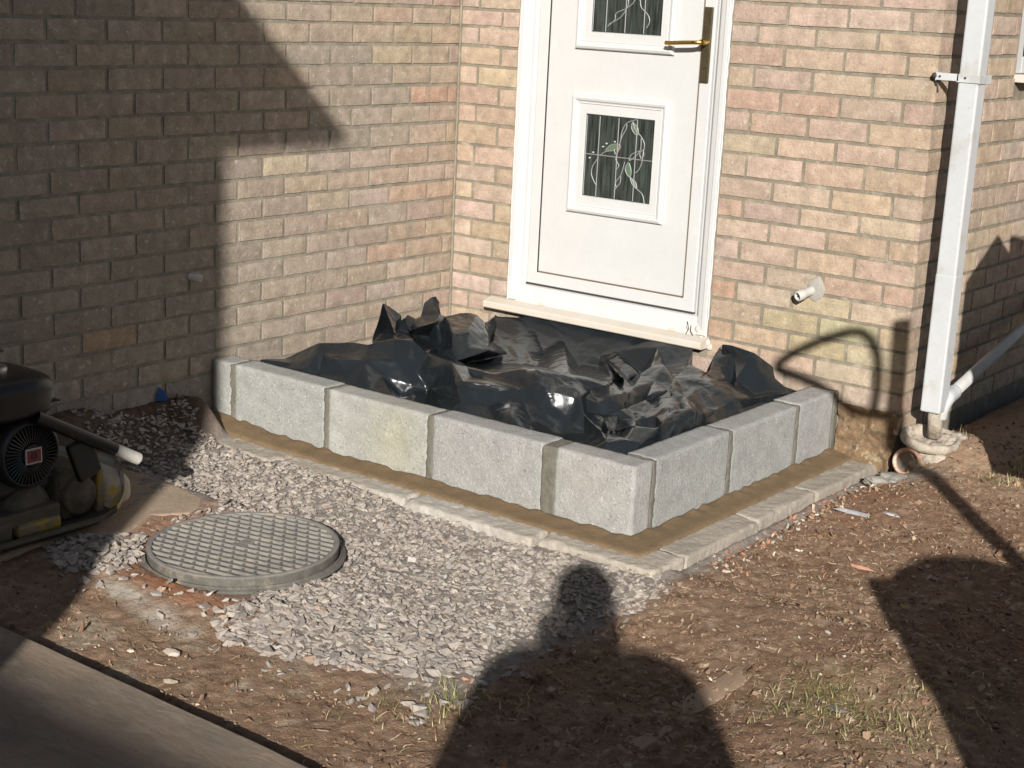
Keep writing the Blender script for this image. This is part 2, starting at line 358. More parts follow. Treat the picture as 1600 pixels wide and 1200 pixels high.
front = brick_mesh('front_wall', wall_bricks(0, X1, j_odd, j_even, -14, 17, holes), mapD, col_door,
    [(.0, .302, .0, bed(-15)), (1.224, X1-.004, .0, bed(-15)), (.302, 1.224, .0, .326), (.302, 1.224, 2.45, bed(-15))], house, 5, sharp_hi=X1)
# side wall: plane x = X1, runs away from the camera
def col_side(a, z, R, r, n): return pick(R)*np.array([1.02, 1.02, 1.0])
mapS = lambda a, o, z: np.stack([X1+o, a, z], -1)
holesS = [(.72, 1.95, 1.335, 2.4)]
side = brick_mesh('side_wall', wall_bricks(0, 4.2, .1075, .220, -14, 18, holesS), mapS, col_side,
    [(.006, .724, -.1, bed(-15)), (1.946, 4.2, -.1, bed(-15)), (.724, 1.946, -.1, 1.337), (.724, 1.946, 2.4, bed(-15))], house, 9, sharp_lo=0, detail_rng=(-1, 1.3))
# rough mortar-smeared base under the damp course beside the block wall
def lump(name, P, S3, m, parent=None, seed=0, amp=.3, sub=4, freq=3., col=None):
    bm = bmesh.new(); bmesh.ops.create_icosphere(bm, subdivisions=sub, radius=1)
    co = np.array([v.co[:] for v in bm.verts]); nse = fbm(co[:, 0]*freq+seed, co[:, 1]*freq, co[:, 2]*freq, seed, 4)
    co = co*(1+amp*nse)[:, None]*np.array(S3)+np.array(P)
    F = np.array([[v.index for v in f.verts] for f in bm.faces]); bm.free()
    return mesh_np(name, co, F, [m], parent, smooth=True, col=col)

# ---------------- door ----------------
door = empty('front_door', (0, 0, 0)); door.parent = house
door['label'] = 'white plastic front door with two leaded glass panels and a brass handle'
def frame_prof(bm, x0, x1, z0, z1, prof, sides='LRTB', yb=0.0, close=True):
    """rectangular loft: prof list of (inset, y)"""
    rings = []
    for ins, y in prof:
        a, b, c, d = x0+ins, x1-ins, z0+ins, z1-ins
        rings.append([bm.verts.new(p) for p in ((a, y, c), (b, y, c), (b, y, d), (a, y, d))])
    for A, B in zip(rings[:-1], rings[1:]):
        for k, s in enumerate('BRTL'):
            if s in sides: bm.faces.new((A[k], A[(k+1) % 4], B[(k+1) % 4], B[k]))
    return rings
bm = bmesh.new()
frame_prof(bm, .302, 1.224, .372, 2.45, [(0, .07), (0, -.003), (.003, -.006), (.018, -.006), (.022, -.002), (.040, .002), (.050, .012), (.052, .026), (.068, .028), (.070, .07)])
bm_obj('door_frame', bm, M['upvc'], door)
# sash with inset flat panel
SX0, SX1, SZ0, SZ1 = .376, 1.152, .447, 2.375
bm = bmesh.new()
frame_prof(bm, SX0, SX1, SZ0, SZ1, [(0, .06), (0, .021), (.003, .018), (.046, .018), (.049, .021), (.049, .030)])
bm_obj('door_sash', bm, M['upvc'], door)
bm = bmesh.new(); bx(bm, SX0-.002, SX1+.002, .050, .064, SZ0-.003, SZ1+.002)
bm_obj('gasket', bm, M['gap'], door)
bm = bmesh.new(); bx(bm, SX0+.0535, SX1-.0525, .0205, .05, SZ0+.0535, SZ1-.052, .0015, 2)
bm_obj('door_panel', bm, M['upvc'], door)
for g_ in ((SX0+.0482, SX0+.0532, SZ0+.049, 2.32), (SX0+.049, SX1-.05, SZ0+.0482, SZ0+.0528), (SX1-.0525, SX1-.0492, SZ0+.049, 2.32)):  # dark strips stand in for the shade inside the panel gaps
    bm = bmesh.new(); bx(bm, g_[0], g_[1], .0188, .030, g_[2], g_[3]); bm_obj('panel_gap_strip', bm, M['gap'] if g_[0] < .43 and g_[1] < .44 else M['seal'], door)
bm = bmesh.new(); bx(bm, SX0-.003, SX1+.001, .0175, .03, SZ0-.0052, SZ0+.0012); bm_obj('sash_gap_strip', bm, M['gap'], door)  # black strip put in for the shade line below the sash
def moulding(z0, z1, gz0, gz1, kind):
    x0, x1, g0, g1 = .556, .992, .622, .928
    bm = bmesh.new()
    pr = [(0, .0205), (0, .012), (.004, .004), (.012, .0005), (.020, .003), (.024, .009), (.028, .0105), (.031, .009), (.034, .013)]
    rings = frame_prof(bm, x0, x1, z0, z1, pr)
    last = rings[-1]
    inner = [bm.verts.new(p) for p in ((g0-.004, .0125, gz0-.004), (g1+.004, .0125, gz0-.004), (g1+.004, .0125, gz1+.004), (g0-.004, .0125, gz1+.004))]
    inner2 = [bm.verts.new(p) for p in ((g0, .021, gz0), (g1, .021, gz0), (g1, .021, gz1), (g0, .021, gz1))]
    for A, B in ((last, inner), (inner, inner2)):
        for k in range(4): bm.faces.new((A[k], A[(k+1) % 4], B[(k+1) % 4], B[k]))
    mo = bm_obj('glazing_moulding', bm, M['upvc'], door)
    bm = bmesh.new(); bx(bm, g0-.003, g1+.003, .0185, .0202, gz0-.003, gz1+.003); gl = bm_obj('glass_pane', bm, M['glass'], door)
    return g0, g1
def leadwork(curves, r=.0018, name='lead_tracery', m=None, y=.0175):
    bm = bmesh.new()
    for c in curves: tube(bm, [(p[0], y, p[1]) for p in c], r, 6)
    return bm_obj(name, bm, m or M['lead'], door)
moulding(.756, 1.206, .826, 1.133, 0)
moulding(1.375, 2.12, 1.442, 2.05, 1)
G0, G1 = .622, .928
def pm(u, v):     # position in the lower pane from its corners in the photograph
    A = np.array([310., 240.]); ex = np.array([570., 58.]); ey = np.array([-40., 653.])
    s = np.linalg.solve(np.array([ex, ey]).T, np.array([u, v])-A); return (G0+(G1-G0)*s[0], 1.133-(1.133-.826)*s[1])
low = []
for f in (.205, .485, .755): low.append([(G0+(G1-G0)*f, .828), (G0+(G1-G0)*f, 1.131)])
low.append([(G0+.004, .828), (G0+.004, 1.131)]); low.append([(G0, .985), (G1, .985)])
vine = [[(735, 285), (650, 312), (610, 380), (598, 450), (575, 540), (560, 600), (585, 650), (565, 680)],
 [(650, 320), (645, 360), (615, 410), (600, 445)], [(700, 300), (720, 360), (770, 420), (797, 480), (785, 560), (775, 630), (745, 690), (715, 708)],
 [(695, 310), (690, 350), (715, 395), (742, 405), (740, 350), (700, 305)], [(770, 430), (765, 520), (735, 540), (690, 560), (672, 605), (690, 600), (740, 560), (765, 525)],
 [(790, 520), (760, 550), (770, 590), (792, 570), (788, 525)], [(665, 620), (640, 670), (655, 720), (680, 740), (688, 690), (672, 630)],
 [(635, 620), (600, 730), (560, 780), (565, 820), (595, 790), (603, 735)], [(545, 855), (570, 820)], [(650, 720), (690, 750), (735, 830), (785, 880), (800, 962)],
 [(680, 745), (700, 800), (735, 830), (725, 780), (690, 750)], [(412, 590), (365, 650), (350, 715), (368, 770), (392, 812)],
 [(425, 570), (470, 540), (545, 528), (595, 490), (560, 478), (510, 490), (470, 530)], [(545, 520), (560, 560), (600, 500)]]
low += [[(p[0], p[2]) for p in spline([(a, 0, b) for a, b in [pm(*q) for q in c]], 5)] for c in vine]
leadwork(low)
def flat_leaf(pts, m, name):
    bm = bmesh.new(); vs = [bm.verts.new((a, .0165, b)) for a, b in [pm(*q) for q in pts]]; f = bm.faces.new(vs)
    r = bmesh.ops.extrude_face_region(bm, geom=[f]); bmesh.ops.translate(bm, vec=(0, .0016, 0), verts=[v for v in r['geom'] if isinstance(v, bmesh.types.BMVert)])
    bmesh.ops.recalc_face_normals(bm, faces=bm.faces); return bm_obj(name, bm, m, door)
for pts in ([(700, 305), (692, 350), (715, 392), (742, 402), (740, 350)], [(470, 535), (545, 526), (592, 490), (560, 480), (510, 492)], [(665, 622), (642, 670), (655, 720), (680, 738), (686, 690)], [(690, 752), (702, 800), (733, 826), (724, 780)]):
    flat_leaf(pts, M['leafglass'], 'stained_glass_leaf')
flat_leaf([(560, 520), (572, 550), (600, 495), (590, 492)], M['redglass'], 'stained_glass_bud')
for (u, v) in ((480, 475), (365, 546), (335, 590), (550, 460), (450, 500)):  # small white bits added for reflections on the door glass
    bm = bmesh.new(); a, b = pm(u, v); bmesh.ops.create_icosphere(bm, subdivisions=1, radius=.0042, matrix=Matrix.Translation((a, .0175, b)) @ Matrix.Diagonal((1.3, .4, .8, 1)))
    bm_obj('pane_reflection', bm, M['chip'], door)
def pu(u, v):
    return (G0+(G1-G0)*(u-290)/(895-290)*1.0, 1.442+(300-v+ (u-290)*.05-20)/5.714/442*1.02)
up = []
for f in (.205, .485, .755): up.append([(G0+(G1-G0)*f, 1.444), (G0+(G1-G0)*f, 2.048)])
up.append([(G0+.004, 1.444), (G0+.004, 2.048)]); up.append([(G0, 1.75), (G1, 1.75)])
uv = [[(430, 235), (490, 175), (500, 115), (580, 75), (640, 25), (665, -60), (640, -160)], [(440, 215), (530, 160), (580, 90), (600, 10), (560, -90)], [(680, -60), (700, 0), (715, 65), (775, 130), (792, 190), (770, 245)], [(700, 0), (790, -70), (800, -160)]]
up += [[(p[0], p[2]) for p in spline([(a, 0, b) for a, b in [pu(*q) for q in c]], 5)] for c in uv]
leadwork(up)
# handle
bm = bmesh.new(); bx(bm, 1.109, 1.143, .008, .0178, 1.287, 1.552, .0025, 2); hb = bm_obj('handle_backplate', bm, M['darkbrass'], door)
bm = bmesh.new(); tube(bm, [(1.127, .008, 1.428), (1.127, -.030, 1.428)], .011, 14)
tube(bm, spline([(1.127, -.030, 1.428), (1.105, -.040, 1.427), (1.06, -.041, 1.424), (1.00, -.038, 1.419), (.985, -.036, 1.420)], 5), .008, 10, rs=None)
bm_obj('door_handle', bm, M['brass'], door)
bm = bmesh.new(); tube(bm, [(1.127, .009, 1.345), (1.127, .003, 1.345)], .0085, 14); bm_obj('keyhole_cylinder', bm, M['darkbrass'], door)
# bottom rail of the frame with drain slots, and the sill
bm = bmesh.new()
pts = [(.0, .062), (-.007, .360), (-.004, .395), (.006, .436), (.026, .441), (.026, .36)]
def sweepx(bm, prof, x0, x1):
    A = [bm.verts.new((x0, y, z)) for y, z in prof]; B = [bm.verts.new((x1, y, z)) for y, z in prof]; n = len(prof)
    for k in range(n): bm.faces.new((A[k], A[(k+1) % n], B[(k+1) % n], B[k]))
    bm.faces.new(A[::-1]); bm.faces.new(B)
sweepx(bm, [(.06, .362), (-.0085, .362), (-.0085, .384), (-.005, .396), (.008, .437), (.024, .442), (.06, .442)], .345, 1.181)
th = bm_obj('threshold', bm, M['upvc'], door)
for xx in (.475, 1.085):
    bm = bmesh.new(); bx(bm, xx-.016, xx+.016, -.0115, .0, .371, .380, .001, 1); bm_obj('drain_slot_cover', bm, M['sill'], door)
bm = bmesh.new(); sweepx(bm, [(.06, .330), (-.052, .330), (-.056, .334), (-.056, .352), (-.052, .357), (-.008, .371), (.06, .371)], .218, 1.236)
bm_obj('door_sill', bm, M['sill'], door)
# cracked mastic lumps at the right foot of the frame
bm = bmesh.new()
for (x, y, z, s) in ((1.152, -.008, .395, .010), (1.168, -.008, .380, .009), (1.19, -.006, .395, .012), (1.21, -.012, .362, .012), (1.236, -.006, .350, .014), (1.245, -.004, .335, .012)):
    bmesh.ops.create_icosphere(bm, subdivisions=2, radius=s, matrix=Matrix.Translation((x, y, z)) @ Matrix.Diagonal((1, .4, 1.1, 1)))
for v in bm.verts: v.co += v.normal*.004*float(fbm(np.array([v.co.x*120]), np.array([v.co.z*120]))[0])
bm_obj('mastic_filler', bm, M['sill'], door, True)
tube_b = bmesh.new()
tube(tube_b, [(1.148, -.012, .418), (1.157, -.014, .392), (1.146, -.014, .368)], .0016, 6); tube(tube_b, [(1.165, -.012, .405), (1.166, -.015, .385), (1.178, -.014, .368)], .0018, 6)
bm_obj('crack', tube_b, M['gap'], door)
# sealant bead along the right jamb
bm = bmesh.new()
zz = np.arange(.34, 2.4, .012)
tube(bm, [(1.2265+.002*float(vnoise(np.array([z*40]), np.array([0.]))[0]), -.001, z) for z in zz], .0042, 6)
bm_obj('sealant_bead', bm, M['upvc'], door, True)
bm = bmesh.new(); tube(bm, [(.2995+.0015*float(vnoise(np.array([z*40]), np.array([5.]))[0]), -.001, z) for z in zz], .0036, 6); bm_obj('sealant_bead', bm, M['upvc'], door, True)

# ---------------- side window ----------------
win = empty('side_window', (0, 0, 0)); win.parent = house
def boxobj(name, x0, x1, y0, y1, z0, z1, m, parent, bev=.003):
    bm = bmesh.new(); bx(bm, x0, x1, y0, y1, z0, z1, bev, 2); return bm_obj(name, bm, m, parent)
bm = bmesh.new()
for a in ((.728, .79, 1.37, 2.39), (1.88, 1.942, 1.37, 2.39), (.79, 1.88, 1.37, 1.43), (.79, 1.88, 2.33, 2.39), (1.31, 1.36, 1.43, 2.33)):
    bx(bm, X1-.07, X1-.008, a[0], a[1], a[2], a[3], .004, 2)
bm_obj('window_frame', bm, M['upvc'], win)
boxobj('window_pane', X1-.045, X1-.035, .79, 1.88, 1.43, 2.33, M['glass'], win, 0)
boxobj('window_sill', X1-.07, X1+.045, .715, 1.95, 1.340, 1.368, M['sill'], win)
# damp mortar-coated brick base beside the blocks
bs = empty('wall_base_patch'); bs.parent = house
U, Zg = np.meshgrid(np.linspace(1.785, 2.0, 40), np.linspace(.02, .235, 40), indexing='ij')
O = .012+.022*fbm(U*24, Zg*24, None, 4, 4)+.02*sst(.12, .03, Zg)
idx = np.arange(1600).reshape(40, 40); q = np.stack([idx[:-1, :-1], idx[1:, :-1], idx[1:, 1:], idx[:-1, 1:]], -1).reshape(-1, 4)
M['roughbase'] = mat('rough_brown_render', (.22, .145, .08), .95, var=.35, vscale=24, bump=.012, bscale=40, spots=[(22, .56, .06, (.42, .34, .22), .7), (12, .52, .1, (.10, .065, .035), .8)])
bm = bmesh.new(); bm.free()
o = mesh_np('smeared_footing_face', np.stack([U.ravel(), -O.ravel(), Zg.ravel()], -1), q, [M['roughbase']], bs, smooth=True)

# ---------------- block retaining wall ----------------
bw = empty('block_wall', (0.9, -1.26, 0))
tag(bw, 'low wall of grey concrete blocks on a damp mortar bed round the doorstep', 'wall')
def local(o, p):      # child given in world coordinates
    o.matrix_parent_inverse = Matrix.Translation(-Vector(p.location)); return o
BZ0, BZ1 = .058, .273
def rough_box(name, x0, x1, y0, y1, z0, z1, m, parent, colr, seed, res=.012, amp=.0022, bev=.006, stain=None, edge=0.0, world=True):
    """subdivided box with worn arrises"""
    V = []; F = []; nv = 0
    c = np.array([(x0+x1)/2, (y0+y1)/2, (z0+z1)/2]); h = np.array([x1-x0, y1-y0, z1-z0])/2
    for ax in range(3):
        for sg in (-1, 1):
            o1, o2 = [(1, 2), (2, 0), (0, 1)][ax]
            n1 = max(2, int(2*h[o1]/res)+1); n2 = max(2, int(2*h[o2]/res)+1)
            a, b = np.meshgrid(np.linspace(-h[o1], h[o1], n1), np.linspace(-h[o2], h[o2], n2), indexing='ij')
            P = np.zeros((n1*n2, 3)); P[:, ax] = sg*h[ax]; P[:, o1] = a.ravel(); P[:, o2] = b.ravel()
            ii = np.arange(n1*n2).reshape(n1, n2)
            q = np.stack([ii[:-1, :-1], ii[1:, :-1], ii[1:, 1:], ii[:-1, 1:]], -1).reshape(-1, 4)
            if sg < 0: q = q[:, ::-1]
            V.append(P); F.append(q+nv); nv += len(P)
    P = np.concatenate(V); F = np.concatenate(F)
    # round edges: pull points towards inner box
    wv = P+c
    be = bev*(1+.7*fbm(wv[:, 0]*30, wv[:, 1]*30, wv[:, 2]*30, seed, 3))+edge*np.clip(fbm(wv[:, 0]*14, wv[:, 1]*14, wv[:, 2]*14, seed+3, 3)+.1, 0, 1)*2
    be = be[:, None]; inner = np.clip(P, -(h-be), (h-be)); d = P-inner; L = np.linalg.norm(d, axis=1, keepdims=True); L[L == 0] = 1
    P = inner+d/L*np.minimum(be, L)
    nrm = d/L; P = P+nrm*(amp*fbm(wv[:, 0]*60, wv[:, 1]*60, wv[:, 2]*60, seed+7, 4))[:, None]
    P = P+c
    C = np.tile(np.array(colr), (len(P), 1))
    if stain:
        for (sx, sy, sz, rx_, rz_, sc, am) in stain:
            w = np.exp(-(((P[:, 0]-sx)/rx_)**2+((P[:, 2]-sz)/rz_)**2))*am*(1+.5*fbm(P[:, 0]*25, P[:, 1]*25, P[:, 2]*25, seed+1, 3))
            w = np.clip(w, 0, 1)[:, None]; C = C*(1-w)+np.array(sc)*w
    o = mesh_np(name, P, F, [m], parent, smooth=True, col=C)
    bmm = bmesh.new(); bmm.from_mesh(o.data); bmesh.ops.remove_doubles(bmm, verts=bmm.verts, dist=.0004); bmm.to_mesh(o.data); bmm.free()
    for p in o.data.polygons: p.use_smooth = True
    if parent and world: local(o, parent)
    return o
gb = (.36, .315, .275)
longb = [(-.0, .106, (.338, .340, .315)), (.118, .554, (.332, .334, .31)), (.567, 1.003, (.345, .345, .315)), (1.018, 1.454, (.33, .327, .31)), (1.494, 1.775, (.355, .352, .335))]
for i, (a, b, c) in enumerate(longb):
    st = [(.86, 0, .15, .10, .12, (.42, .395, .27), .6), (.62, 0, .12, .05, .2, (.46, .45, .41), .5)] if i == 2 else ([(1.6, 0, .2, .12, .1, (.40, .33, .28), .3)] if i == 4 else None)
    rough_box('concrete_block', a, b, -1.312, -1.212, BZ0-(.01), BZ1+(.0, .002, -.001, .003, 0)[i], M['block'], bw, c, 11+i, stain=st)
for i, (a, b, c) in enumerate([(-1.201, -.764, (.328, .332, .315)), (-.750, -.314, (.328, .332, .315)), (-.301, -.035, (.345, .345, .335))]):
    rough_box('concrete_block', 1.675, 1.775, a, b, BZ0-.01, BZ1+(.002, -.001, .003)[i], M['block'], bw, c, 31+i)
def joint(x0, x1, y0, y1, seed):
    o = rough_box('mortar_joint', x0, x1, y0, y1, BZ0, BZ1-.0005, M['joint'], bw, (.2, .2, .2), seed, res=.006, amp=.0045, bev=.004, edge=.005); return o
joint(.096, .126, -1.3125, -1.215, 50); joint(.549, .573, -1.3135, -1.215, 51); joint(.997, 1.026, -1.313, -1.215, 52); joint(1.447, 1.502, -1.3135, -1.214, 53)
joint(1.679, 1.7765, -1.217, -1.193, 54); joint(1.679, 1.7762, -.770, -.743, 55); joint(1.679, 1.7765, -.319, -.295, 56); joint(1.679, 1.778, -.038, -.001, 57)
# damp mortar ledge (L-shaped sweep)
path = [(x, -1.309) for x in np.arange(0.0, 1.7715, .010)]+[(1.772, -1.309)]+[(1.772, y) for y in np.arange(-1.299, -.005, .010)]
nL = len([p for p in path if p[1] == -1.309]); prof = [(-.004, .0), (.0, .008), (.012, .006), (.03, .003), (.05, .0015), (.07, .0), (.081, -.002), (.086, -.006), (.089, -.022)]
V = []; K = len(prof)
for i, (x, y) in enumerate(path):
    if i < nL-1: nx, ny = 0, -1
    elif i == nL-1: nx, ny = 1, -1
    else: nx, ny = 1, 0
    for k, (s, z) in enumerate(prof):
        ss = s*(1 if s < .06 else 1.04)+.0018*float(vnoise(np.array([x*60+y*60]), np.array([k*.7]), None, 3)[0])*(1 if k else 0)
        px_, py_ = x+nx*ss, y+ny*ss
        zz_ = .057+z+.0016*float(fbm(np.array([px_*40]), np.array([py_*40]), None, 8, 3)[0])
        if k < 3: zz_ += .006*float(vnoise(np.array([x*26+y*31]), np.array([2.]), None, 6)[0])
        if ny == -1 and nx == 0: zz_ += (.020 if k < 5 else .010)*float(sst(.55, .0, x))*(1 if k < 8 else 0)
        V.append((px_, py_, zz_))
idx = np.arange(len(path)*K).reshape(len(path), K); q = np.stack([idx[:-1, :-1], idx[:-1, 1:], idx[1:, 1:], idx[1:, :-1]], -1).reshape(-1, 4)
led = mesh_np('mortar_bed', np.array(V), q, [M['wetmortar']], bw, smooth=True); local(led, bw)
# pale footing course laid flat, edges broken
fc = (.39, .345, .285)
fx = [(-.0, .50), (.505, 1.050), (1.056, 1.548), (1.554, 1.952)]
for i, (a, b) in enumerate(fx):
    rough_box('footing_block', a, b, -1.478-(.012, .0, .012, -.012)[i], -1.30, -.06, .047, M['footing'], bw, (np.array(fc)*(1, 1.02, 1.08, 1.12)[i]), 70+i, res=.009, amp=.006, bev=.005, edge=.022,
              stain=[(1.15, 0, .02, .35, .035, (.52, .50, .46), .8), (.75, 0, .03, .25, .03, (.42, .37, .30), .5)])
for i, (a, b) in enumerate([(-1.292, -.858), (-.852, -.470), (-.464, .06)]):
    rough_box('footing_block', 1.80, 1.948+(0.006, -.006, .004)[i], a, b, -.06, .046, M['footing'], bw, np.array(fc)*(1.0, .98, .92)[i], 80+i, res=.009, amp=.005, bev=.004, edge=.016)
# ---------------- ground ----------------
MC = np.array([.995, -2.085])          # manhole centre
def gheight(x, y, fine=True):
    x = np.asarray(x, float); y = np.asarray(y, float)
    z = .010*fbm(x*2.3, y*2.3, None, 41, 3)
    if fine: z = z + .005*fbm(x*11, y*11, None, 42, 3) + .0062*fbm(x*45, y*45, None, 43, 3, .75)
    z = z - .006 + .010*sst(1.99, 1.93, x)*sst(-2.55, -2.3, y)
    z = z + .155*sst(.20, .02, x+.05*fbm(y*7, x*3, None, 5, 3))*sst(-1.36, -1.44, y)*sst(1.3, 1.2, -x+1.0*0)
    rr = sst(1.93, 2.25, x)
    z = z + rr*(.115*sst(-1.15, .05, y)+.012) + .020*sst(1.93, 1.97, x)*sst(2.2, 2.0, x)*sst(-1.5, -1.2, y) + .055*sst(1.99, 2.06, x)*sst(-.12, .1, y) + .02*sst(2.3, 2.9, x)
    z = z + (.012+.026*sst(1.15, .75, x)+.014*sst(1.35, 1.75, x))*sst(-1.85, -1.52, y)*sst(.0, .2, x)*sst(-1.3, -1.4, y) + .034*sst(.86, .70, x)*sst(-1.78, -1.88, y)
    edge = sst(1.965, 1.99, x)*sst(2.03, 1.99, x)*sst(-1.3, -1.1, y)*sst(.0, -.3, y); z = z - .010*edge
    dist = np.hypot(x-MC[0], y-MC[1]); z = z*sst(.24, .31, dist) - .004*sst(.31, .24, dist)
    z = z - .05*sst(-2.795, -2.835, y)*sst(-3.4, -2.9, -np.abs(y))
    z = z + .018*np.exp(-((x-.95)**2/.12+(y+2.42)**2/.01))     # reddish lump below the lid
    return z
def axis(a, b, fine, far):
    A = list(np.arange(a, b, fine)); lo = []; hi = []; st = fine; v = a
    while v > -far: st *= 1.6; v -= st; lo.append(v)
    st = fine; v = A[-1]
    while v < far: st *= 1.6; v += st; hi.append(v)
    return np.array(lo[::-1]+A+hi)
ax_, ay_ = axis(-.05, 3.35, .0085, 60), axis(-2.92, .75, .0085, 60)
X, Y = np.meshgrid(ax_, ay_, indexing='ij'); Z = gheight(X, Y)
far = np.maximum(np.abs(X-1.5)-6, np.abs(Y+2)-6); Z = np.where(far > 0, -.03, Z)
n1, n2 = X.shape; idx = np.arange(n1*n2).reshape(n1, n2)
q = np.stack([idx[:-1, :-1], idx[1:, :-1], idx[1:, 1:], idx[:-1, 1:]], -1).reshape(-1, 4)
def lerp(c, d, w): w = np.clip(w, 0, 1)[..., None]; return c*(1-w)+np.array(d)*w
n_a = fbm(X*4, Y*4, None, 61, 4); n_b = fbm(X*14, Y*14, None, 62, 4); n_c = fbm(X*40, Y*40, None, 63, 3)
C = np.zeros(X.shape+(3,))+np.array((.245, .152, .098))
C = lerp(C, (.32, .215, .143), .35+n_a); C = lerp(C, (.19, .118, .072), (n_b-.05)*1.8); C = lerp(C, (.44, .33, .23), (n_c-.15)*1.8)
left_soil = sst(2.05, 1.7, X+.1*n_a)
C = lerp(C, (.30, .20, .13), left_soil*.6)
C = lerp(C, (.40, .32, .23), left_soil*sst(.1, .45, n_b+n_a*.5)*.8)
gz = sst(-2.5, -2.3, Y+.12*n_a)*sst(2.05, 1.95, X)*sst(-.05, .2, X)
C = lerp(C, (.30, .27, .24), gz*.95)                                         # stone dust under the gravel
red = np.exp(-(((X-1.02)/.34)**2+((Y+2.36)/.085)**2)**1.5)+np.exp(-(((X-.72)/.14)**2+((Y+2.06)/.22)**2)**1.5)*.6
C = lerp(C, (.36, .175, .095), red*(1.1+n_b*.8))                            # red clay by the lid
wh = np.exp(-(((X-1.07)/.19)**2+((Y+2.50+.18*(X-1.07))/.035)**2)**1.3); C = lerp(C, (.55, .50, .42), wh*(1.0+n_b*1.2))  # spilt cement streak
rb = np.exp(-(((X-2.12)/.14)**2+((Y+.55)/.30)**2)); C = lerp(C, (.33, .17, .10), rb*(.4+n_b))
tn = sst(2.0, 2.12, X)*sst(-.35, -.05, Y+.1*n_a); C = lerp(C, (.42, .29, .19), tn*.8)
gr = np.exp(-(((X-2.12)/.10)**2+((Y+.17)/.06)**2)); C = lerp(C, (.36, .34, .31), gr*(.9+n_b))
gn = np.exp(-(((X-2.72)/.16)**2+((Y+1.80)/.16)**2)); C = lerp(C, (.27, .23, .09), gn*(.35+n_b*.8))
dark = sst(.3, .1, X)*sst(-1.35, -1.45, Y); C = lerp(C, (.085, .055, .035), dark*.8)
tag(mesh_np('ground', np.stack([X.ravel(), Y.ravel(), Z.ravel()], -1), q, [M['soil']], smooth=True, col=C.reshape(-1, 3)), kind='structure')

# path at the bottom left
def slab_mesh(name, poly, z0, z1, m, bev=.006, parent=None):
    bm = bmesh.new(); vs = [bm.verts.new((x, y, z0)) for x, y in poly]; f = bm.faces.new(vs)
    if f.normal.z > 0: pass
    r = bmesh.ops.extrude_face_region(bm, geom=[f]); tv = [v for v in r['geom'] if isinstance(v, bmesh.types.BMVert)]
    for v in tv: v.co.z = z1
    bmesh.ops.recalc_face_normals(bm, faces=bm.faces)
    te = [e for e in bm.edges if all(abs(v.co.z-z1) < 1e-6 for v in e.verts)]
    bmesh.ops.bevel(bm, geom=te, offset=bev, segments=3, affect='EDGES', profile=.5)
    return bm_obj(name, bm, m, parent)
poly = [(-6, -6.8), (8, -6.8), (8, -2.858)]+[(x, -2.858+.004*float(fbm(np.array([x*6]), np.array([0.]))[0])) for x in np.arange(3.4, -.6, -.05)]+[(-6, -2.87)]
tag(slab_mesh('path', poly, -.08, .030, M['path'], .007), kind='structure')
# sandy concrete slab under the machine
pp = [(.02, -1.99), (.12, -1.90), (.30, -1.86), (.47, -1.87), (.61, -1.885), (.665, -1.95), (.69, -2.01), (.655, -2.07), (.625, -2.10), (.66, -2.17), (.685, -2.24), (.675, -2.31), (.62, -2.36), (.60, -2.5), (.62, -2.76), (.02, -2.76)]
pr = []
for i in range(len(pp)):
    a, b = Vector(pp[i]), Vector(pp[(i+1) % len(pp)]); k = max(1, int((b-a).length/.015))
    for j in range(k):
        p = a.lerp(b, j/k); w = .007*float(fbm(np.array([p.x*30]), np.array([p.y*30]), None, 3)[0]); pr.append((p.x+w, p.y-w))
sb = slab_mesh('concrete_slab', pr, -.05, .041, M['slab'], .012); tag(sb, 'sandy broken concrete slab the plate compactor stands on', 'slab')

# ---------------- loose stones ----------------
def hulls(n, npts, seed, flat=.7):
    R = np.random.default_rng(seed); out = []
    for k in range(n):
        bm = bmesh.new(); P = R.normal(size=(npts, 3)); P /= np.linalg.norm(P, axis=1)[:, None]; P *= R.uniform(.75, 1.1, (npts, 1)); P *= np.array((1, R.uniform(.55, .95), R.uniform(flat*.6, flat)))
        vs = [bm.verts.new(p) for p in P]; r = bmesh.ops.convex_hull(bm, input=vs)
        bmesh.ops.delete(bm, geom=[v for v in bm.verts if not v.link_faces], context='VERTS')
        bmesh.ops.triangulate(bm, faces=bm.faces); bm.verts.index_update()
        out.append((np.array([v.co[:] for v in bm.verts]), np.array([[v.index for v in f.verts] for f in bm.faces]))); bm.free()
    return out
def scatter(name, pts, sizes, cols, hs, m, seed, sink=.2, tilt=.6, hf=None):
    R = np.random.default_rng(seed); V = []; F = []; C = []; nv = 0; hz = (hf or gheight)(pts[:, 0], pts[:, 1])
    for i in range(len(pts)):
        v, f = hs[R.integers(len(hs))]
        e = Euler((R.normal()*tilt, R.normal()*tilt, R.uniform(0, 6.28))).to_matrix(); A = np.array(e)
        p = (v*sizes[i]) @ A.T; p = p+np.array([pts[i, 0], pts[i, 1], hz[i]-p[:, 2].min()-(p[:, 2].max()-p[:, 2].min())*sink + (pts[i, 2] if pts.shape[1] > 2 else 0)])
        V.append(p); F.append(f+nv); C.append(np.tile(cols[i], (len(v), 1))); nv += len(v)
    return mesh_np(name, np.concatenate(V), np.concatenate(F), [m], col=np.concatenate(C))
def inpoly(x, y, P):
    P = np.array(P); n = len(P); r = np.zeros(len(x), bool); j = n-1
    for i in range(n):
        c = ((P[i, 1] > y) != (P[j, 1] > y)) & (x < (P[j, 0]-P[i, 0])*(y-P[i, 1])/(P[j, 1]-P[i, 1]+1e-12)+P[i, 0]); r ^= c; j = i
    return r
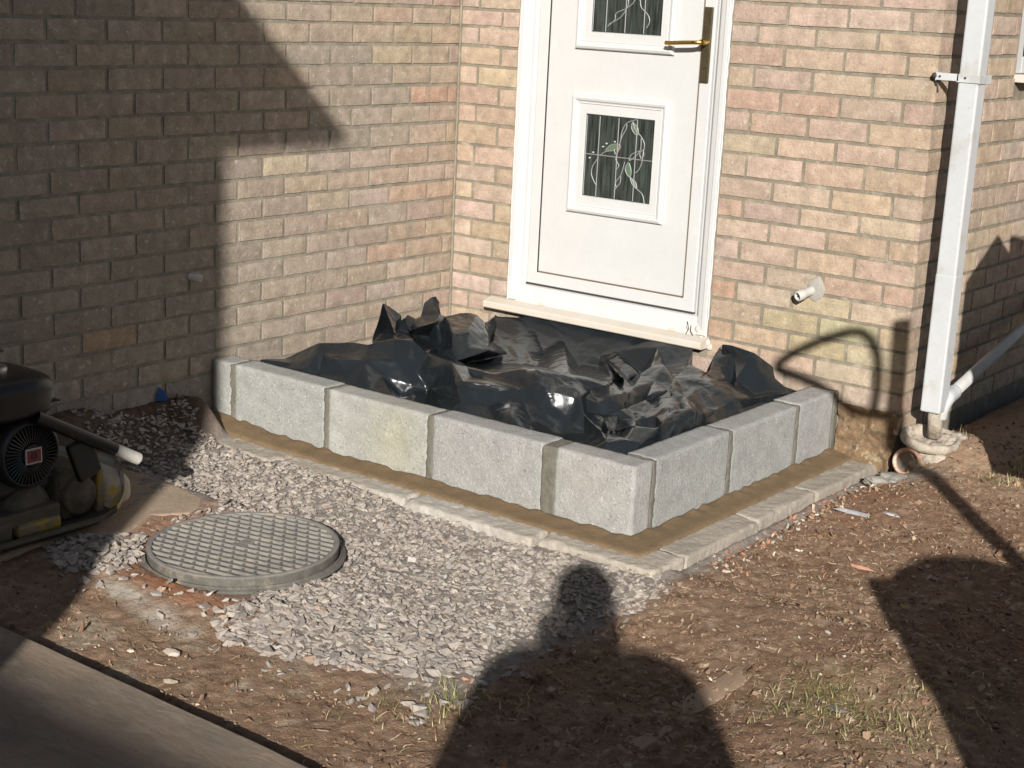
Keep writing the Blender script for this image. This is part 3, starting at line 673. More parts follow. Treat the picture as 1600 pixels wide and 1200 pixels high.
GP = [(.03, -1.47), (.5, -1.49), (1.1, -1.475), (1.6, -1.50), (1.98, -1.44), (2.04, -1.55), (1.98, -1.75), (1.93, -2.0), (1.93, -2.28), (1.83, -2.36), (1.65, -2.43), (1.50, -2.50), (1.36, -2.50), (1.27, -2.38), (1.24, -2.26), (1.16, -2.27), (.98, -2.38), (.80, -2.33), (.86, -2.42), (.78, -2.52), (.60, -2.45), (.62, -2.34), (.70, -2.28), (.70, -2.12), (.69, -1.95), (.62, -1.86), (.3, -1.84), (.05, -1.9)]
R = np.random.default_rng(5)
N = 15500; P = np.stack([R.uniform(0, 2.05, N), R.uniform(-2.55, -1.44, N)], -1)
wob = .06*fbm(P[:, 0]*7, P[:, 1]*9, None, 3, 3)
ok = inpoly(P[:, 0]+wob, P[:, 1]+wob, GP) & (np.hypot(P[:, 0]-MC[0], P[:, 1]-MC[1]) > .288) & ~inpoly(P[:, 0], P[:, 1], [(a*1.0+.0, b) for a, b in pp])
P_in = P[ok]; st_ = P[~ok & (P[:, 1] < -1.5) & (P[:, 0] > .75) & (R.random(N) < .05) & inpoly(P[:, 0], P[:, 1], [(.7, -2.7), (2.25, -2.7), (2.25, -1.5), (.7, -1.5)]) & (np.hypot(P[:, 0]-MC[0], P[:, 1]-MC[1]) > .31)]; P = np.concatenate([P_in, st_]); P = np.concatenate([P, (.009*R.random(len(P))**1.5)[:, None]], 1)
sz = (.0085+.0105*R.random(len(P))**2)*(1+.5*sst(-2.0, -2.35, P[:, 1]))
pal = np.array([(.35, .32, .295), (.33, .30, .28), (.36, .33, .295), (.31, .285, .27), (.34, .31, .285), (.375, .34, .30), (.335, .305, .29)])
cc = pal[R.integers(len(pal), size=len(P))]*R.uniform(.88, 1.12, (len(P), 1))*np.array((1.03, .99, .93)); k = R.random(len(P)); cc[k < .022] = (.42, .30, .22); cc[k > .98] = (.50, .47, .42)
HS = hulls(30, 9, 3, .5)
tag(scatter('gravel', P, sz, cc, HS, M['stone'], 6, sink=.5, tilt=.30), 'loose bed of grey crushed stone around the round drain cover', 'gravel', kind='stuff')
# sparse stray stones and soil crumbs, chips and litter
N = 20000; P = np.stack([R.uniform(.35, 3.1, N), R.uniform(-2.83, .5, N)], -1)
ok = ~inpoly(P[:, 0], P[:, 1], GP) & ~((P[:, 0] < 1.97) & (P[:, 1] > -1.49)) & (np.hypot(P[:, 0]-MC[0], P[:, 1]-MC[1]) > .31) & ~inpoly(P[:, 0], P[:, 1], pp); P = P[ok]
sz = .0016+.0075*R.random(len(P))**2.6
big_ = (R.random(len(P)) < .012) & (fbm(P[:, 0]*3, P[:, 1]*3, None, 55, 2) > 0); sz[big_] = R.uniform(.009, .019, big_.sum())
pal = np.array([(.235, .150, .098), (.31, .212, .14), (.17, .105, .064), (.37, .28, .20), (.265, .165, .108)])
cc = pal[R.integers(len(pal), size=len(P))]*R.uniform(.8, 1.2, (len(P), 1)); k = R.random(len(P)); m_ = (k < .035) & ~big_; cc[m_] = np.array((.55, .49, .40))*R.uniform(.7, 1.15, (m_.sum(), 1)); m_ = (k > .96); cc[m_] = (.31, .21, .155)
tag(scatter('soil_crumbs', P, sz, cc, HS, M['frag'], 8, sink=.3), 'small crumbs of earth and pale chips strewn over bare brown soil', 'soil crumbs', kind='stuff')
N = 5200; P = np.stack([R.uniform(1.9, 3.15, N), R.uniform(-2.83, .3, N)], -1); ok = ~inpoly(P[:, 0], P[:, 1], GP) & ~((P[:, 0] < 1.99) & (P[:, 1] > -1.5)) & (fbm(P[:, 0]*5, P[:, 1]*5, None, 77, 3) > -.25); P = P[ok]
HF = hulls(20, 9, 13, .28); sz = .004+.011*R.random(len(P))**2.2; pal = np.array([(.30, .20, .13), (.21, .135, .085), (.38, .285, .20), (.145, .088, .054), (.26, .155, .10), (.42, .34, .25)])
cc = pal[R.choice(6, size=len(P), p=(.26, .27, .14, .17, .12, .04))]*R.uniform(.8, 1.15, (len(P), 1))
tag(scatter('bark_chips', P, sz, cc, HF, M['frag'], 18, sink=.15, tilt=.5), 'flaky bark and clay chips covering the trampled soil on the right', 'bark chips', kind='stuff')
# rubble beside the short footing
N = 260; P = np.stack([R.normal(2.02, .035, N), R.uniform(-1.25, -.15, N)], -1); P = P[(P[:, 0] > 1.962)]; sz = .004+.012*R.random(len(P))**2
pal = np.array([(.42, .21, .13), (.50, .42, .32), (.36, .19, .12), (.55, .50, .42), (.25, .16, .1)]); cc = pal[R.integers(5, size=len(P))]*R.uniform(.85, 1.1, (len(P), 1))
tag(scatter('rubble', P, sz, cc, HS, M['frag'], 9), 'broken brick and mortar rubble along the outer footing edge', 'rubble', kind='stuff')
# straw, roots and bark strips
def strips(name, N, area, L, Wd, pal, seed, dens=None, up=.15, kind='stuff', curl=.5, m='straw'):
    R = np.random.default_rng(seed); V = []; F = []; C = []; nv = 0; n = 0
    while n < N:
        x, y = R.uniform(area[0], area[1]), R.uniform(area[2], area[3])
        if dens is not None and R.random() > dens(x, y): continue
        n += 1; a = R.uniform(0, 6.28); l = R.uniform(*L)*(R.random()*.6+.4); w = R.uniform(*Wd); cu = R.normal()*curl+(R.random() < .12)*R.normal(); K = 5
        t = np.linspace(0, 1, K); ang = a+cu*t*2; xs = x+np.cumsum(np.cos(ang))*l/K; ys = y+np.cumsum(np.sin(ang))*l/K
        zs = gheight(xs, ys)+.0025+l*up*R.random()*np.sin(t*math.pi*R.uniform(.5, 1.0)); wx, wy = -np.sin(ang)*w/2, np.cos(ang)*w/2
        tw = R.uniform(-.7, .7); tap = np.array([.6, 1, 1, .8, .25])
        A = np.stack([xs+wx*tap, ys+wy*tap, zs+w*tw*.5], -1); B = np.stack([xs-wx*tap, ys-wy*tap, zs-w*tw*.5], -1)
        V.append(np.stack([A, B], 1).reshape(-1, 3)); b = nv+2*np.arange(K-1)
        F.append(np.stack([b, b+1, b+3, b+2], -1)); C.append(np.tile(np.array(pal[R.integers(len(pal))])*R.uniform(.8, 1.2), (2*K, 1))); nv += 2*K
    return mesh_np(name, np.concatenate(V), np.concatenate(F), [M[m]], col=np.concatenate(C))
sp = [(.40, .29, .19), (.34, .23, .14), (.44, .34, .23), (.26, .16, .10), (.15, .09, .05), (.22, .14, .08), (.24, .16, .09)]
tag(strips('straw_litter', 9500, (1.97, 3.1, -2.8, -.2), (.008, .042), (.0008, .0030), sp, 21, curl=.22, dens=lambda x, y: 1 if x > 2.05 else .3), 'dry straw, roots and bark shreds on the trampled soil', 'straw litter', kind='stuff')
tag(strips('root_litter', 260, (.9, 2.1, -2.82, -2.5), (.02, .07), (.0008, .0025), sp, 22), 'thin dry roots on the soil between path and gravel', 'root litter', kind='stuff')
def blades(name, clumps, seed, label):
    R = np.random.default_rng(seed); V = []; F = []; C = []; nv = 0
    for (cx, cy, r, n, h, lay) in clumps:
        for _ in range(n):
            x, y = cx+R.normal()*r*.5, cy+R.normal()*r*.5; l = h*R.uniform(.5, 1.2); a = R.uniform(0, 6.28); ln = R.uniform(.2, 1.0)*lay; w = R.uniform(.0012, .003); K = 5; t = np.linspace(0, 1, K)
            z0 = float(gheight(np.array([x]), np.array([y]))[0]); hx, hy = math.cos(a), math.sin(a)
            s = l*ln*t**1.3; zz = z0+.002+l*(t-.55*ln*t*t)*max(.10, 1-.8*ln); xs, ys = x+hx*s, y+hy*s; tp = (1-t**1.6)*w/2+.0001
            A = np.stack([xs-hy*tp, ys+hx*tp, zz], -1); B = np.stack([xs+hy*tp, ys-hx*tp, zz], -1)
            V.append(np.stack([A, B], 1).reshape(-1, 3)); b = nv+2*np.arange(K-1); F.append(np.stack([b, b+1, b+3, b+2], -1))
            g = [(.24, .25, .09), (.36, .34, .15), (.46, .38, .22), (.17, .18, .07)][R.integers(4)]; C.append(np.tile(np.array(g)*R.uniform(.8, 1.15), (2*K, 1))); nv += 2*K
    tag(mesh_np(name, np.concatenate(V), np.concatenate(F), [M['grass']], col=np.concatenate(C)), label, 'grass', kind='stuff')
blades('grass', [(2.0, -2.43, .12, 150, .04, .9), (1.97, -2.36, .06, 70, .05, .8), (2.06, -2.30, .08, 60, .04, .9), (1.88, -2.52, .10, 40, .03, 1)], 31, 'sparse yellow-green grass at the edge of the gravel')
blades('grass', [(2.70, -1.78, 0.22, 260, .034, 1.3), (2.62, -1.90, .12, 120, .04, 1.3), (2.80, -1.85, .18, 260, .04, 1.2), (3.0, -1.7, .12, 50, .04, 1)], 32, 'faded grass patch on the bare soil at the front right')
blades('grass', [(2.47, -.06, .10, 110, .07, .8), (2.40, -.12, .08, 40, .05, .9), (2.12, .18, .05, 50, .05, .7)], 33, 'green grass tuft at the edge of the shade by the downpipe')

def stone(name, x, y, s, c, seed, label, cat='stone', dz=0, flat=.45, g=None, rz=0):
    R = np.random.default_rng(seed); v, f = hulls(1, 16, seed, flat)[0]; v = v*np.array(s)
    A = np.array(Euler((0, 0, rz)).to_matrix()); v = v @ A.T
    z = float(gheight(np.array([x]), np.array([y]), False)[0])+s[2]*.35+dz
    o = mesh_np(name, v, f, [M['frag']], col=np.tile(c, (len(v), 1))); o.location = (x, y, z); tag(o, label, cat, g)
stone('stone', 1.335, -2.635, (.030, .022, .02), (.62, .54, .44), 1, 'large pale flat stone on the soil below the drain cover')
stone('stone', 1.249, -2.69, (.017, .013, .012), (.60, .50, .40), 2, 'small pale pebble left of the large pale stone')
stone('brick_fragment', 2.337, -.96, (.042, .020, .018), (.50, .27, .18), 3, 'orange brick fragment on the soil right of the blocks', 'brick fragment')
stone('slate_piece', 2.13, -.585, (.075, .026, .02), (.34, .35, .36), 4, 'long blue-grey slate piece on the soil by the footing', 'slate')
stone('slate_piece', 2.245, -.56, (.032, .018, .015), (.40, .40, .40), 5, 'short blue-grey slate piece right of the longer one', 'slate')
stone('brick_fragment', 2.262, -1.84, (.026, .014, .012), (.58, .40, .28), 6, 'small peach brick chip beside the photographer shadow', 'brick fragment')
stone('stone', 2.50, -1.50, (.014, .012, .018), (.6, .55, .48), 7, 'white pebble standing in the middle of the right soil')
stone('stone', 2.70, -1.86, (.035, .022, .014), (.22, .19, .16), 8, 'flat brown-grey stone in front of the grass patch')
stone('brick_fragment', 1.95, -2.28, (.018, .012, .014), (.45, .25, .16), 9, 'rust coloured brick chip by the grass at the gravel edge', 'brick fragment')
stone('stone', 1.45, -2.74, (.022, .016, .014), (.50, .42, .33), 10, 'pale lump near the edge of the path')
o = boxobj('plastic_label', -.014, .014, -.010, .010, -.001, .001, M['dirtyyellow'], None, .0005); o.location = (2.555, -1.16, float(gheight(np.array([2.555]), np.array([-1.16]))[0])+.012); o.rotation_euler = (.3, .2, .8)
tag(o, 'tiny yellowed plastic tag lying in the right-hand shadow', 'plastic tag')
# buried timber edging
bm = bmesh.new(); bx(bm, -.033, .033, -.42, .42, -.03, .010, .006, 2)
bmesh.ops.subdivide_edges(bm, edges=[e for e in bm.edges if abs(e.verts[0].co.y-e.verts[1].co.y) > .3], cuts=24)
for v in bm.verts: v.co.z += .004*float(fbm(np.array([v.co.x*30]), np.array([v.co.y*9]), None, 3)[0]); v.co.x += .004*float(fbm(np.array([v.co.y*8]), np.array([v.co.x]), None, 9)[0])
o = bm_obj('timber_board', bm, M['board'], None, True); o.location = (2.425, -2.13, .0); o.rotation_euler = (.006, 0, 0); tag(o, 'half-buried sandy timber board running through the front soil', 'board')

# ---------------- round drain cover ----------------
mh = empty('drain_cover', (MC[0], MC[1], .0)); tag(mh, 'round grey iron drain cover with grid pattern set in gravel', 'drain cover')
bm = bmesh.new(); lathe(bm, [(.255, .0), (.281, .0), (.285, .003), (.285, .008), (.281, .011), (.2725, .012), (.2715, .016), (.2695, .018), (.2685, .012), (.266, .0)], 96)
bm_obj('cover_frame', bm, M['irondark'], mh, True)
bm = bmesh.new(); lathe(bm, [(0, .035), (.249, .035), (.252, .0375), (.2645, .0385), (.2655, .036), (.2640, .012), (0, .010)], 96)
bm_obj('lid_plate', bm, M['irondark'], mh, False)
bm = bmesh.new(); lathe(bm, [(.2510, .0345), (.2515, .0420), (.2535, .0430), (.259, .0430), (.2630, .0420), (.2655, .0405), (.2650, .0385)], 96)
phi = rad(100); ca, sa = math.cos(phi), math.sin(phi)
def rib(p, q_, w, h, z0=.0345):
    p = Vector(p); q_ = Vector(q_); d = (q_-p); L_ = d.length; d.normalize()
    Mx = Matrix.Translation((*((p+q_)/2), z0+h/2)) @ Matrix.Rotation(math.atan2(d.y, d.x), 4, 'Z')
    r = bmesh.ops.create_cube(bm, size=1, matrix=Mx @ Matrix.Diagonal((L_, w, h, 1)))
    for v in r['verts']:
        loc = Mx.inverted() @ v.co
        if loc.z > 0: loc.y *= .6; loc.x = loc.x-math.copysign(.002, loc.x); v.co = Mx @ loc
pitch = .0300; n = 8
for i in range(-n, n+1):
    u = i*pitch; hl = math.sqrt(max(0, .2515**2-u*u))
    if hl < .02: continue
    a = (u*ca-(-hl)*sa, u*sa+(-hl)*ca); b = (u*ca-hl*sa, u*sa+hl*ca)
    rib(a, b, .0088, .0080)
    k0 = int(-hl/.040)-1
    for k in range(k0, -k0+1):
        v_ = (k+.5*(i % 2))*.040; uu = u+pitch
        if abs(v_) > math.sqrt(max(0, .249**2-min(.249, max(abs(u), abs(uu)))**2)) : continue
        a = (u*ca-v_*sa, u*sa+v_*ca); b = (uu*ca-(v_+.006)*sa, uu*sa+(v_+.006)*ca); rib(a, b, .0085, .0070)
bm_obj('grid_ribs', bm, M['iron'], mh)
bm = bmesh.new(); bx(bm, -.030, .030, -.018, .018, .0345, .0420, .002, 1, Matrix.Rotation(phi, 4, 'Z')); bm_obj('lid_badge', bm, M['iron'], mh)
mh.rotation_euler = (rad(.8), rad(-.6), 0); mh.location.z = .004

# ---------------- downpipe, gully, waste pipes ----------------
DX0, DX1, DY0, DY1 = 2.080, 2.148, -.014, .054
dp = empty('downpipe', (2.114, .02, .25)); tag(dp, 'white square plastic downpipe at the house corner', 'downpipe')
o = boxobj('pipe', DX0, DX1, DY0, DY1, .285, 2.6, M['pipe'], dp, .006); local(o, dp)
o = boxobj('pipe_socket', DX0-.0012, DX1+.0012, DY0-.0012, DY1+.0012, .262, .735, M['pipe'], dp, .006); local(o, dp)
bm = bmesh.new()
sb_ = bm
bx(bm, DX0-.004, DX1+.004, DY0-.0045, DY0-.0015, 1.357, 1.383, .0008, 1); bx(bm, DX1+.0012, DX1+.0045, DY0-.004, DY1+.03, 1.355, 1.383, .0008, 1)
bx(bm, 2.006, DX0+.002, DY0-.0045, DY0-.0015, 1.360, 1.383, .0008, 1); bx(bm, 2.004, 2.008, DY0-.004, DY0+.04, 1.358, 1.384, .0008, 1)
o = bm_obj('pipe_bracket', bm, M['pipe'], dp); local(o, dp)
for xx in (2.02, 2.105):
    bm = bmesh.new(); tube(bm, [(xx, DY0-.0035, 1.372), (xx, DY0-.008, 1.372)], .0035, 8); o = bm_obj('screw', bm, M['gap'], dp); local(o, dp)
bm = bmesh.new()
bmesh.ops.create_icosphere(bm, subdivisions=2, radius=.010, matrix=Matrix.Translation((2.000, -.014, 1.373)))
tube(bm, [(2.000, -.014, 1.373), (2.000, .0, 1.35), (2.004, .012, 1.32)], .005, 8)
o = bm_obj('wall_bolt', bm, M['gap'], dp); local(o, dp)
bm = bmesh.new(); tube(bm, [(2.118, .022, .275), (2.12, .03, .22), (2.12, .035, .17)], .024, 20); o = bm_obj('outlet_spigot', bm, M['cream'], dp, True); local(o, dp)
wp = empty('waste_pipe', (2.2, .4, .2)); tag(wp, 'round grey waste pipe sloping down to the foot of the downpipe', 'waste pipe')
A_, B_ = Vector((2.135, .085, .303)), Vector((2.09, 1.25, .50))
bm = bmesh.new(); tube(bm, [A_+(B_-A_)*.03, B_], .0205, 20); o = bm_obj('pipe', bm, M['greypipe'], wp, True); local(o, wp)
bm = bmesh.new(); d_ = (B_-A_).normalized(); tube(bm, spline([Vector((2.128, .04, .235)), Vector((2.13, .045, .27)), A_+d_*-.012, A_+d_*.03, A_+d_*.055], 5), .026, 20); o = bm_obj('pipe_elbow', bm, M['pipe'], wp, True); local(o, wp)
gu = empty('drain_gully', (2.10, .04, .1)); tag(gu, 'round cream cement drain collar at the foot of the downpipe', 'drain gully')
bm = bmesh.new(); lathe(bm, [(0, .150), (.070, .150), (.078, .158), (.084, .178), (.092, .181), (.099, .176), (.101, .160), (.096, .148), (.07, .14)], 48, Matrix.Translation((2.098, .035, .0)) @ Matrix.Rotation(rad(5), 4, 'X') @ Matrix.Rotation(rad(6), 4, 'Y'))
for v in bm.verts: v.co += Vector((1, 1, 1))*.0022*float(fbm(np.array([v.co.x*50]), np.array([v.co.y*50]), np.array([v.co.z*50]))[0])
o = bm_obj('gully_collar', bm, M['cream'], gu, True); local(o, gu)
o = lump('mortar_haunch', (2.135, .04, .085), (.105, .105, .075), M['cream'], gu, 3, .35, 5, 2.6); local(o, gu)
o = lump('mortar_haunch', (2.17, .09, .15), (.05, .06, .03), M['cream'], gu, 8, .5, 4, 3); local(o, gu)
cp = empty('clay_pipe', (2.085, -.065, .10)); tag(cp, 'open end of an old clay pipe half buried below the drain collar', 'clay pipe')
Mx = align((2.078, -.075, .095), (.15, -.9, .32))
bm = bmesh.new(); lathe(bm, [(.036, -.10), (.036, .004), (.039, .008), (.045, .008), (.048, .003), (.048, -.10)], 40, Mx)
o = bm_obj('pipe_barrel', bm, M['clay'], cp, True); local(o, cp)
bm = bmesh.new(); lathe(bm, [(0, -.028), (.022, -.026), (.036, -.02)], 30, Mx)
for v in bm.verts: v.co += Vector((.3, -1, 1))*.006*float(fbm(np.array([v.co.x*60]), np.array([v.co.y*60]), np.array([v.co.z*60]))[0])
o = bm_obj('silt', bm, M['irondark'], cp, True); local(o, cp)
o = lump('rough_mortar_heap', (2.11, -.19, .045), (.115, .07, .028), mat('grey_mortar_spill', (.34, .32, .28), .95, var=.2, vscale=30, bump=.006, bscale=60), None, 12, .4, 5, 2.2)
tag(o, 'grey mortar spilt on the soil in front of the clay pipe', 'mortar heap')
# overflow pipe stub in the front wall
op = empty('overflow_pipe', (1.632, 0, .605)); tag(op, 'short white overflow pipe with grey mortar patch in the front wall', 'overflow pipe')
d_ = (Vector((1.607, -.075, .586))-Vector((1.637, .0, .609))); P0 = Vector((1.632, .004, .607)); P1 = P0+d_*.80
bm = bmesh.new(); Mx = align(P1, d_); lathe(bm, [(.0115, -.03), (.0115, .0), (.013, .002), (.0175, .002), (.0185, .0), (.0185, -.026), (.0165, -.028), (.0165, -.09)], 28, Mx); o = bm_obj('pipe_stub', bm, M['stub'], op, True); local(o, op)
bm = bmesh.new(); lathe(bm, [(0, -.008), (.012, -.008)], 20, Mx); tube(bm, [Mx @ Vector((-.007, -.004, -.006)), Mx @ Vector((.007, .005, -.004))], .003, 8); o = bm_obj('pipe_bore', bm, M['gap'], op); local(o, op)
o = lump('mortar_patch', (1.647, .002, .612), (.036, .007, .040), M['greymortar'] if 'greymortar' in M else mat('grey_mortar_patch', (.33, .31, .275), .95, bump=.002, bscale=90), op, 5, .2, 4, 2); local(o, op)
sc = empty('conduit_stub', (0, -1.40, .575)); tag(sc, 'small grey conduit stub in the shaded wing wall', 'conduit')
bm = bmesh.new(); Mx = align((.038, -1.392, .574), (.9, .35, -.05)); lathe(bm, [(.0085, -.02), (.0085, 0), (.0115, 0), (.0115, -.045)], 20, Mx); lathe(bm, [(0, -.012), (.0085, -.012)], 20, Mx)
o = bm_obj('conduit_tube', bm, mat('pale_grey_conduit', (.5, .5, .49), .5), sc, True); local(o, sc)
bm = bmesh.new(); vs = [bm.verts.new(p) for p in ((.012, -1.572, .17), (.03, -1.545, .165), (.016, -1.52, .172), (.02, -1.546, .205), (.008, -1.555, .215), (.006, -1.54, .20))]
for f in ((0, 1, 3), (1, 2, 3), (0, 3, 4), (3, 5, 4), (2, 5, 3)): bm.faces.new([vs[k] for k in f])
bmesh.ops.solidify(bm, geom=list(bm.faces), thickness=.0012); tag(bm_obj('plastic_scrap', bm, M['blue'], None), 'crumpled blue plastic scrap at the foot of the shaded wall', 'plastic scrap')
bm = bmesh.new(); bx(bm, -.0022, .0022, -.045, .045, -.006, .003, .001, 1); 

# ---------------- plate compactor ----------------
pc = empty('plate_compactor', (.42, -2.45, .05)); tag(pc, 'dirty yellow plate compactor with black engine standing on the left slab', 'plate compactor')
def add(o): local(o, pc); return o
# base plate with curled rounded nose
nx, ny = 30, 44; V = []; X0, X1b, Y0, Y1 = .17, .635, -2.80, -2.105
for th_ in (0, 1):
    for i in range(nx+1):
        for j in range(ny+1):
            s = i/nx*2-1; t = j/ny; y = Y0+(Y1-Y0)*t
            cr = max(0, t-.80)/.20; half = (X1b-X0)/2*(1-.34*cr**2.4)
            rise = .115*max(0, (t-.72)/.28)**1.7; x = (X0+X1b)/2+s*half
            lip = .020*sst(.86, 1.0, abs(s))*(1-cr)
            z = .052+rise+float(lip)+(.016 if th_ == 0 else 0); yy = y-(.012*cr if th_ else 0)-.05*cr*s*s
            V.append((x+(.004*s if th_ else 0), yy, z))
idx = np.arange(2*(nx+1)*(ny+1)).reshape(2, nx+1, ny+1); t_ = idx[0]; b_ = idx[1]
q = [np.stack([t_[:-1, :-1], t_[1:, :-1], t_[1:, 1:], t_[:-1, 1:]], -1).reshape(-1, 4), np.stack([b_[:-1, :-1], b_[:-1, 1:], b_[1:, 1:], b_[1:, :-1]], -1).reshape(-1, 4)]
def side_(a, b): return np.stack([a[:-1], a[1:], b[1:], b[:-1]], -1)
for sl_ in ((slice(None), 0), (slice(None), -1), (0, slice(None)), (-1, slice(None))): q.append(side_(t_[sl_], b_[sl_]))
bp_ = add(mesh_np('base_plate', np.array(V), np.concatenate(q), [M['plate'], M['dirtysteel']], pc, smooth=True))
me = bp_.data
for p in me.polygons:
    if p.center.y < -2.235: p.material_index = 1
def blob(name, x0, x1, y0, y1, z0, z1, m, e=.35, smooth=True, sub=4):
    bm = bmesh.new(); bmesh.ops.create_uvsphere(bm, u_segments=40, v_segments=24, radius=1)
    for v in bm.verts:
        c = v.co; c.x, c.y, c.z = [math.copysign(abs(t)**e, t) for t in c]
        v.co = Vector(((x0+x1)/2+c.x*(x1-x0)/2, (y0+y1)/2+c.y*(y1-y0)/2, (z0+z1)/2+c.z*(z1-z0)/2))
    return bm_obj(name, bm, m, pc, smooth)
# front yellow crusted bulge
add(blob('nose_guard', .305, .590, -2.232, -2.122, .066, .172, M['plate'], .62))
# exciter housing and yellow guard
bm = bmesh.new(); bx(bm, .30, .575, -2.385, -2.262, .068, .215, .028, 4); o = add(bm_obj('exciter_housing', bm, M['dirtysteel'], pc, True))
bm = bmesh.new(); Mx = align((.575, -2.325, .142), (1, 0, 0)); lathe(bm, [(.055, -.01), (.055, .012), (.048, .018), (.030, .019), (.026, .026), (0, .027)], 32, Mx); add(bm_obj('bearing_cover', bm, M['dirtysteel'], pc, True))
bm = bmesh.new(); bx(bm, .33, .585, -2.262, -2.238, .075, .205, .008, 3); add(bm_obj('yellow_guard', bm, M['dirtyyellow'], pc))
bm = bmesh.new(); Mx = align((.555, -2.475, .132), (1, .1, .1)); lathe(bm, [(.075, -.12), (.078, -.02), (.070, .010), (.045, .024), (.018, .026), (0, .026)], 32, Mx); add(bm_obj('clutch_cover', bm, M['dirtysteel'], pc, True))
bm = bmesh.new(); bx(bm, .545, .612, -2.545, -2.405, .072, .112, .010, 2); add(bm_obj('cover_bracket', bm, M['dirtyyellow'], pc))
bm = bmesh.new(); bx(bm, .22, .60, -2.74, -2.40, .10, .145, .008, 2); bx(bm, .50, .61, -2.78, -2.56, .07, .13, .012, 2); add(bm_obj('engine_bed', bm, M['dirtysteel'], pc))
# engine
bm = bmesh.new(); bx(bm, .30, .555, -2.60, -2.395, .17, .385, .02, 3)
for k in range(9): bx(bm, .33, .54, -2.40, -2.365, .20+k*.018, .208+k*.018, .002, 1)
add(bm_obj('engine_block', bm, M['blackplastic'], pc))
RC = Vector((.600, -2.490, .300))
bm = bmesh.new(); Mx = align(RC-Vector((.045, 0, 0)), (1, 0, 0)); lathe(bm, [(.098, 0), (.100, .018), (.096, .034), (.088, .043), (.083, .045), (.083, .036), (.030, .036), (0, .036)], 56, Mx); add(bm_obj('recoil_cover', bm, M['blackplastic'], pc, True))
bm = bmesh.new()
for k in range(44):
    a = 2*math.pi*k/44
    bmesh.ops.create_cube(bm, size=1, matrix=align(RC, (1, 0, 0)) @ Matrix.Rotation(a, 4, 'Z') @ Matrix.Translation((.058, 0, -.004)) @ Matrix.Rotation(.35, 4, 'X') @ Matrix.Diagonal((.048, .0032, .014, 1)))
bmesh.ops.create_cone(bm, cap_ends=True, segments=36, radius1=.033, radius2=.030, depth=.014, matrix=align(RC-Vector((.002, 0, 0)), (1, 0, 0)))
add(bm_obj('cooling_fins', bm, M['black'], pc))
bm = bmesh.new(); bx(bm, RC.x+.005, RC.x+.008, RC.y-.025, RC.y+.028, RC.z-.024, RC.z+.020, .001, 1); bd = add(bm_obj('badge', bm, M['greypipe'], pc))
bm = bmesh.new(); bx(bm, RC.x+.008, RC.x+.0095, RC.y-.020, RC.y+.023, RC.z-.019, RC.z+.015, .0008, 1); o = bm_obj('badge_face', bm, M['red'], bd);
bm = bmesh.new(); tube(bm, [(RC.x+.0102, RC.y-.006, RC.z-.008), (RC.x+.0102, RC.y-.006, RC.z+.006), (RC.x+.0102, RC.y+.006, RC.z+.006), (RC.x+.0102, RC.y+.008, RC.z-.006), (RC.x+.0102, RC.y-.002, RC.z-.009)], .0022, 6); o = bm_obj('badge_mark', bm, M['gap'], bd);
# tank: rounded box with seam flange
tk = add(blob('fuel_tank', .34, .625, -2.71, -2.388, .392, .520, M['black'], .52))
bm = bmesh.new(); bx(bm, .332, .632, -2.718, -2.380, .437, .442, .002, 1)
for v in bm.verts:      # round the seam flange in plan
    a = (v.co.x-.482)/.150; b = (v.co.y+2.549)/.169; s = max(abs(a), abs(b)); n_ = (abs(a)**5+abs(b)**5)**.2 or 1; v.co.x = .482+a*s/n_*.150; v.co.y = -2.549+b*s/n_*.169
add(bm_obj('tank_seam', bm, M['black'], pc))
bm = bmesh.new(); lathe(bm, [(.0, 0), (.044, 0), (.047, .004), (.047, .018), (.043, .024), (.038, .025), (.03, .029), (0, .030)], 40, Matrix.Translation((.50, -2.545, .513))); add(bm_obj('fuel_cap', bm, M['steel'], pc, True))
bm = bmesh.new(); bx(bm, .30, .42, -2.68, -2.44, .545, .552, .003, 2); bx(bm, .30, .306, -2.68, -2.44, .44, .55, .002, 1); add(bm_obj('lifting_bracket', bm, M['dirtysteel'], pc))
for yy in (-2.60, -2.52):
    bm = bmesh.new(); tube(bm, [(.38, yy, .5515), (.38, yy, .5532)], .017, 20); add(bm_obj('bracket_hole', bm, M['gap'], pc))
T0, T1, T2 = Vector((.62, -2.42, .372)), Vector((.66, -2.256, .290)), Vector((.66, -2.178, .236))
T1 = T0.lerp(T2, .70)
bm = bmesh.new(); tube(bm, [T0-(T2-T0)*.25, T1], .019, 16); bx(bm, .60, .625, -2.37, -2.29, .20, .32, .008, 2, Matrix.Translation((.61,-2.33,.26)) @ Matrix.Rotation(.35,4,'X') @ Matrix.Translation((-.61,2.33,-.26))); add(bm_obj('guard_tube', bm, M['black'], pc))
bm = bmesh.new(); dd = (T2-T1).normalized(); lathe(bm, [(.0125, -.02), (.0125, .0), (.0175, .0), (.0175, -.095)], 24, align(T2, dd)); lathe(bm, [(0, -.006), (.0125, -.006)], 24, align(T2, dd)); add(bm_obj('tube_end', bm, M['conduit'], pc))
bm = bmesh.new(); lathe(bm, [(0, -.0055), (.0121, -.0055)], 20, align(T2, dd)); add(bm_obj('tube_bore', bm, M['gap'], pc))
# muffler and handle running back out of frame
add(blob('air_filter', .34, .54, -2.90, -2.72, .25, .42, M['blackplastic'], .5))
bm = bmesh.new(); tube(bm, spline([(.30, -2.60, .14), (.30, -2.9, .35), (.30, -3.15, .85), (.32, -3.22, .95), (.52, -3.22, .95), (.56, -3.15, .85), (.56, -2.9, .35), (.58, -2.66, .16)], 6), .015, 14); add(bm_obj('handle_bar', bm, M['black'], pc, True))

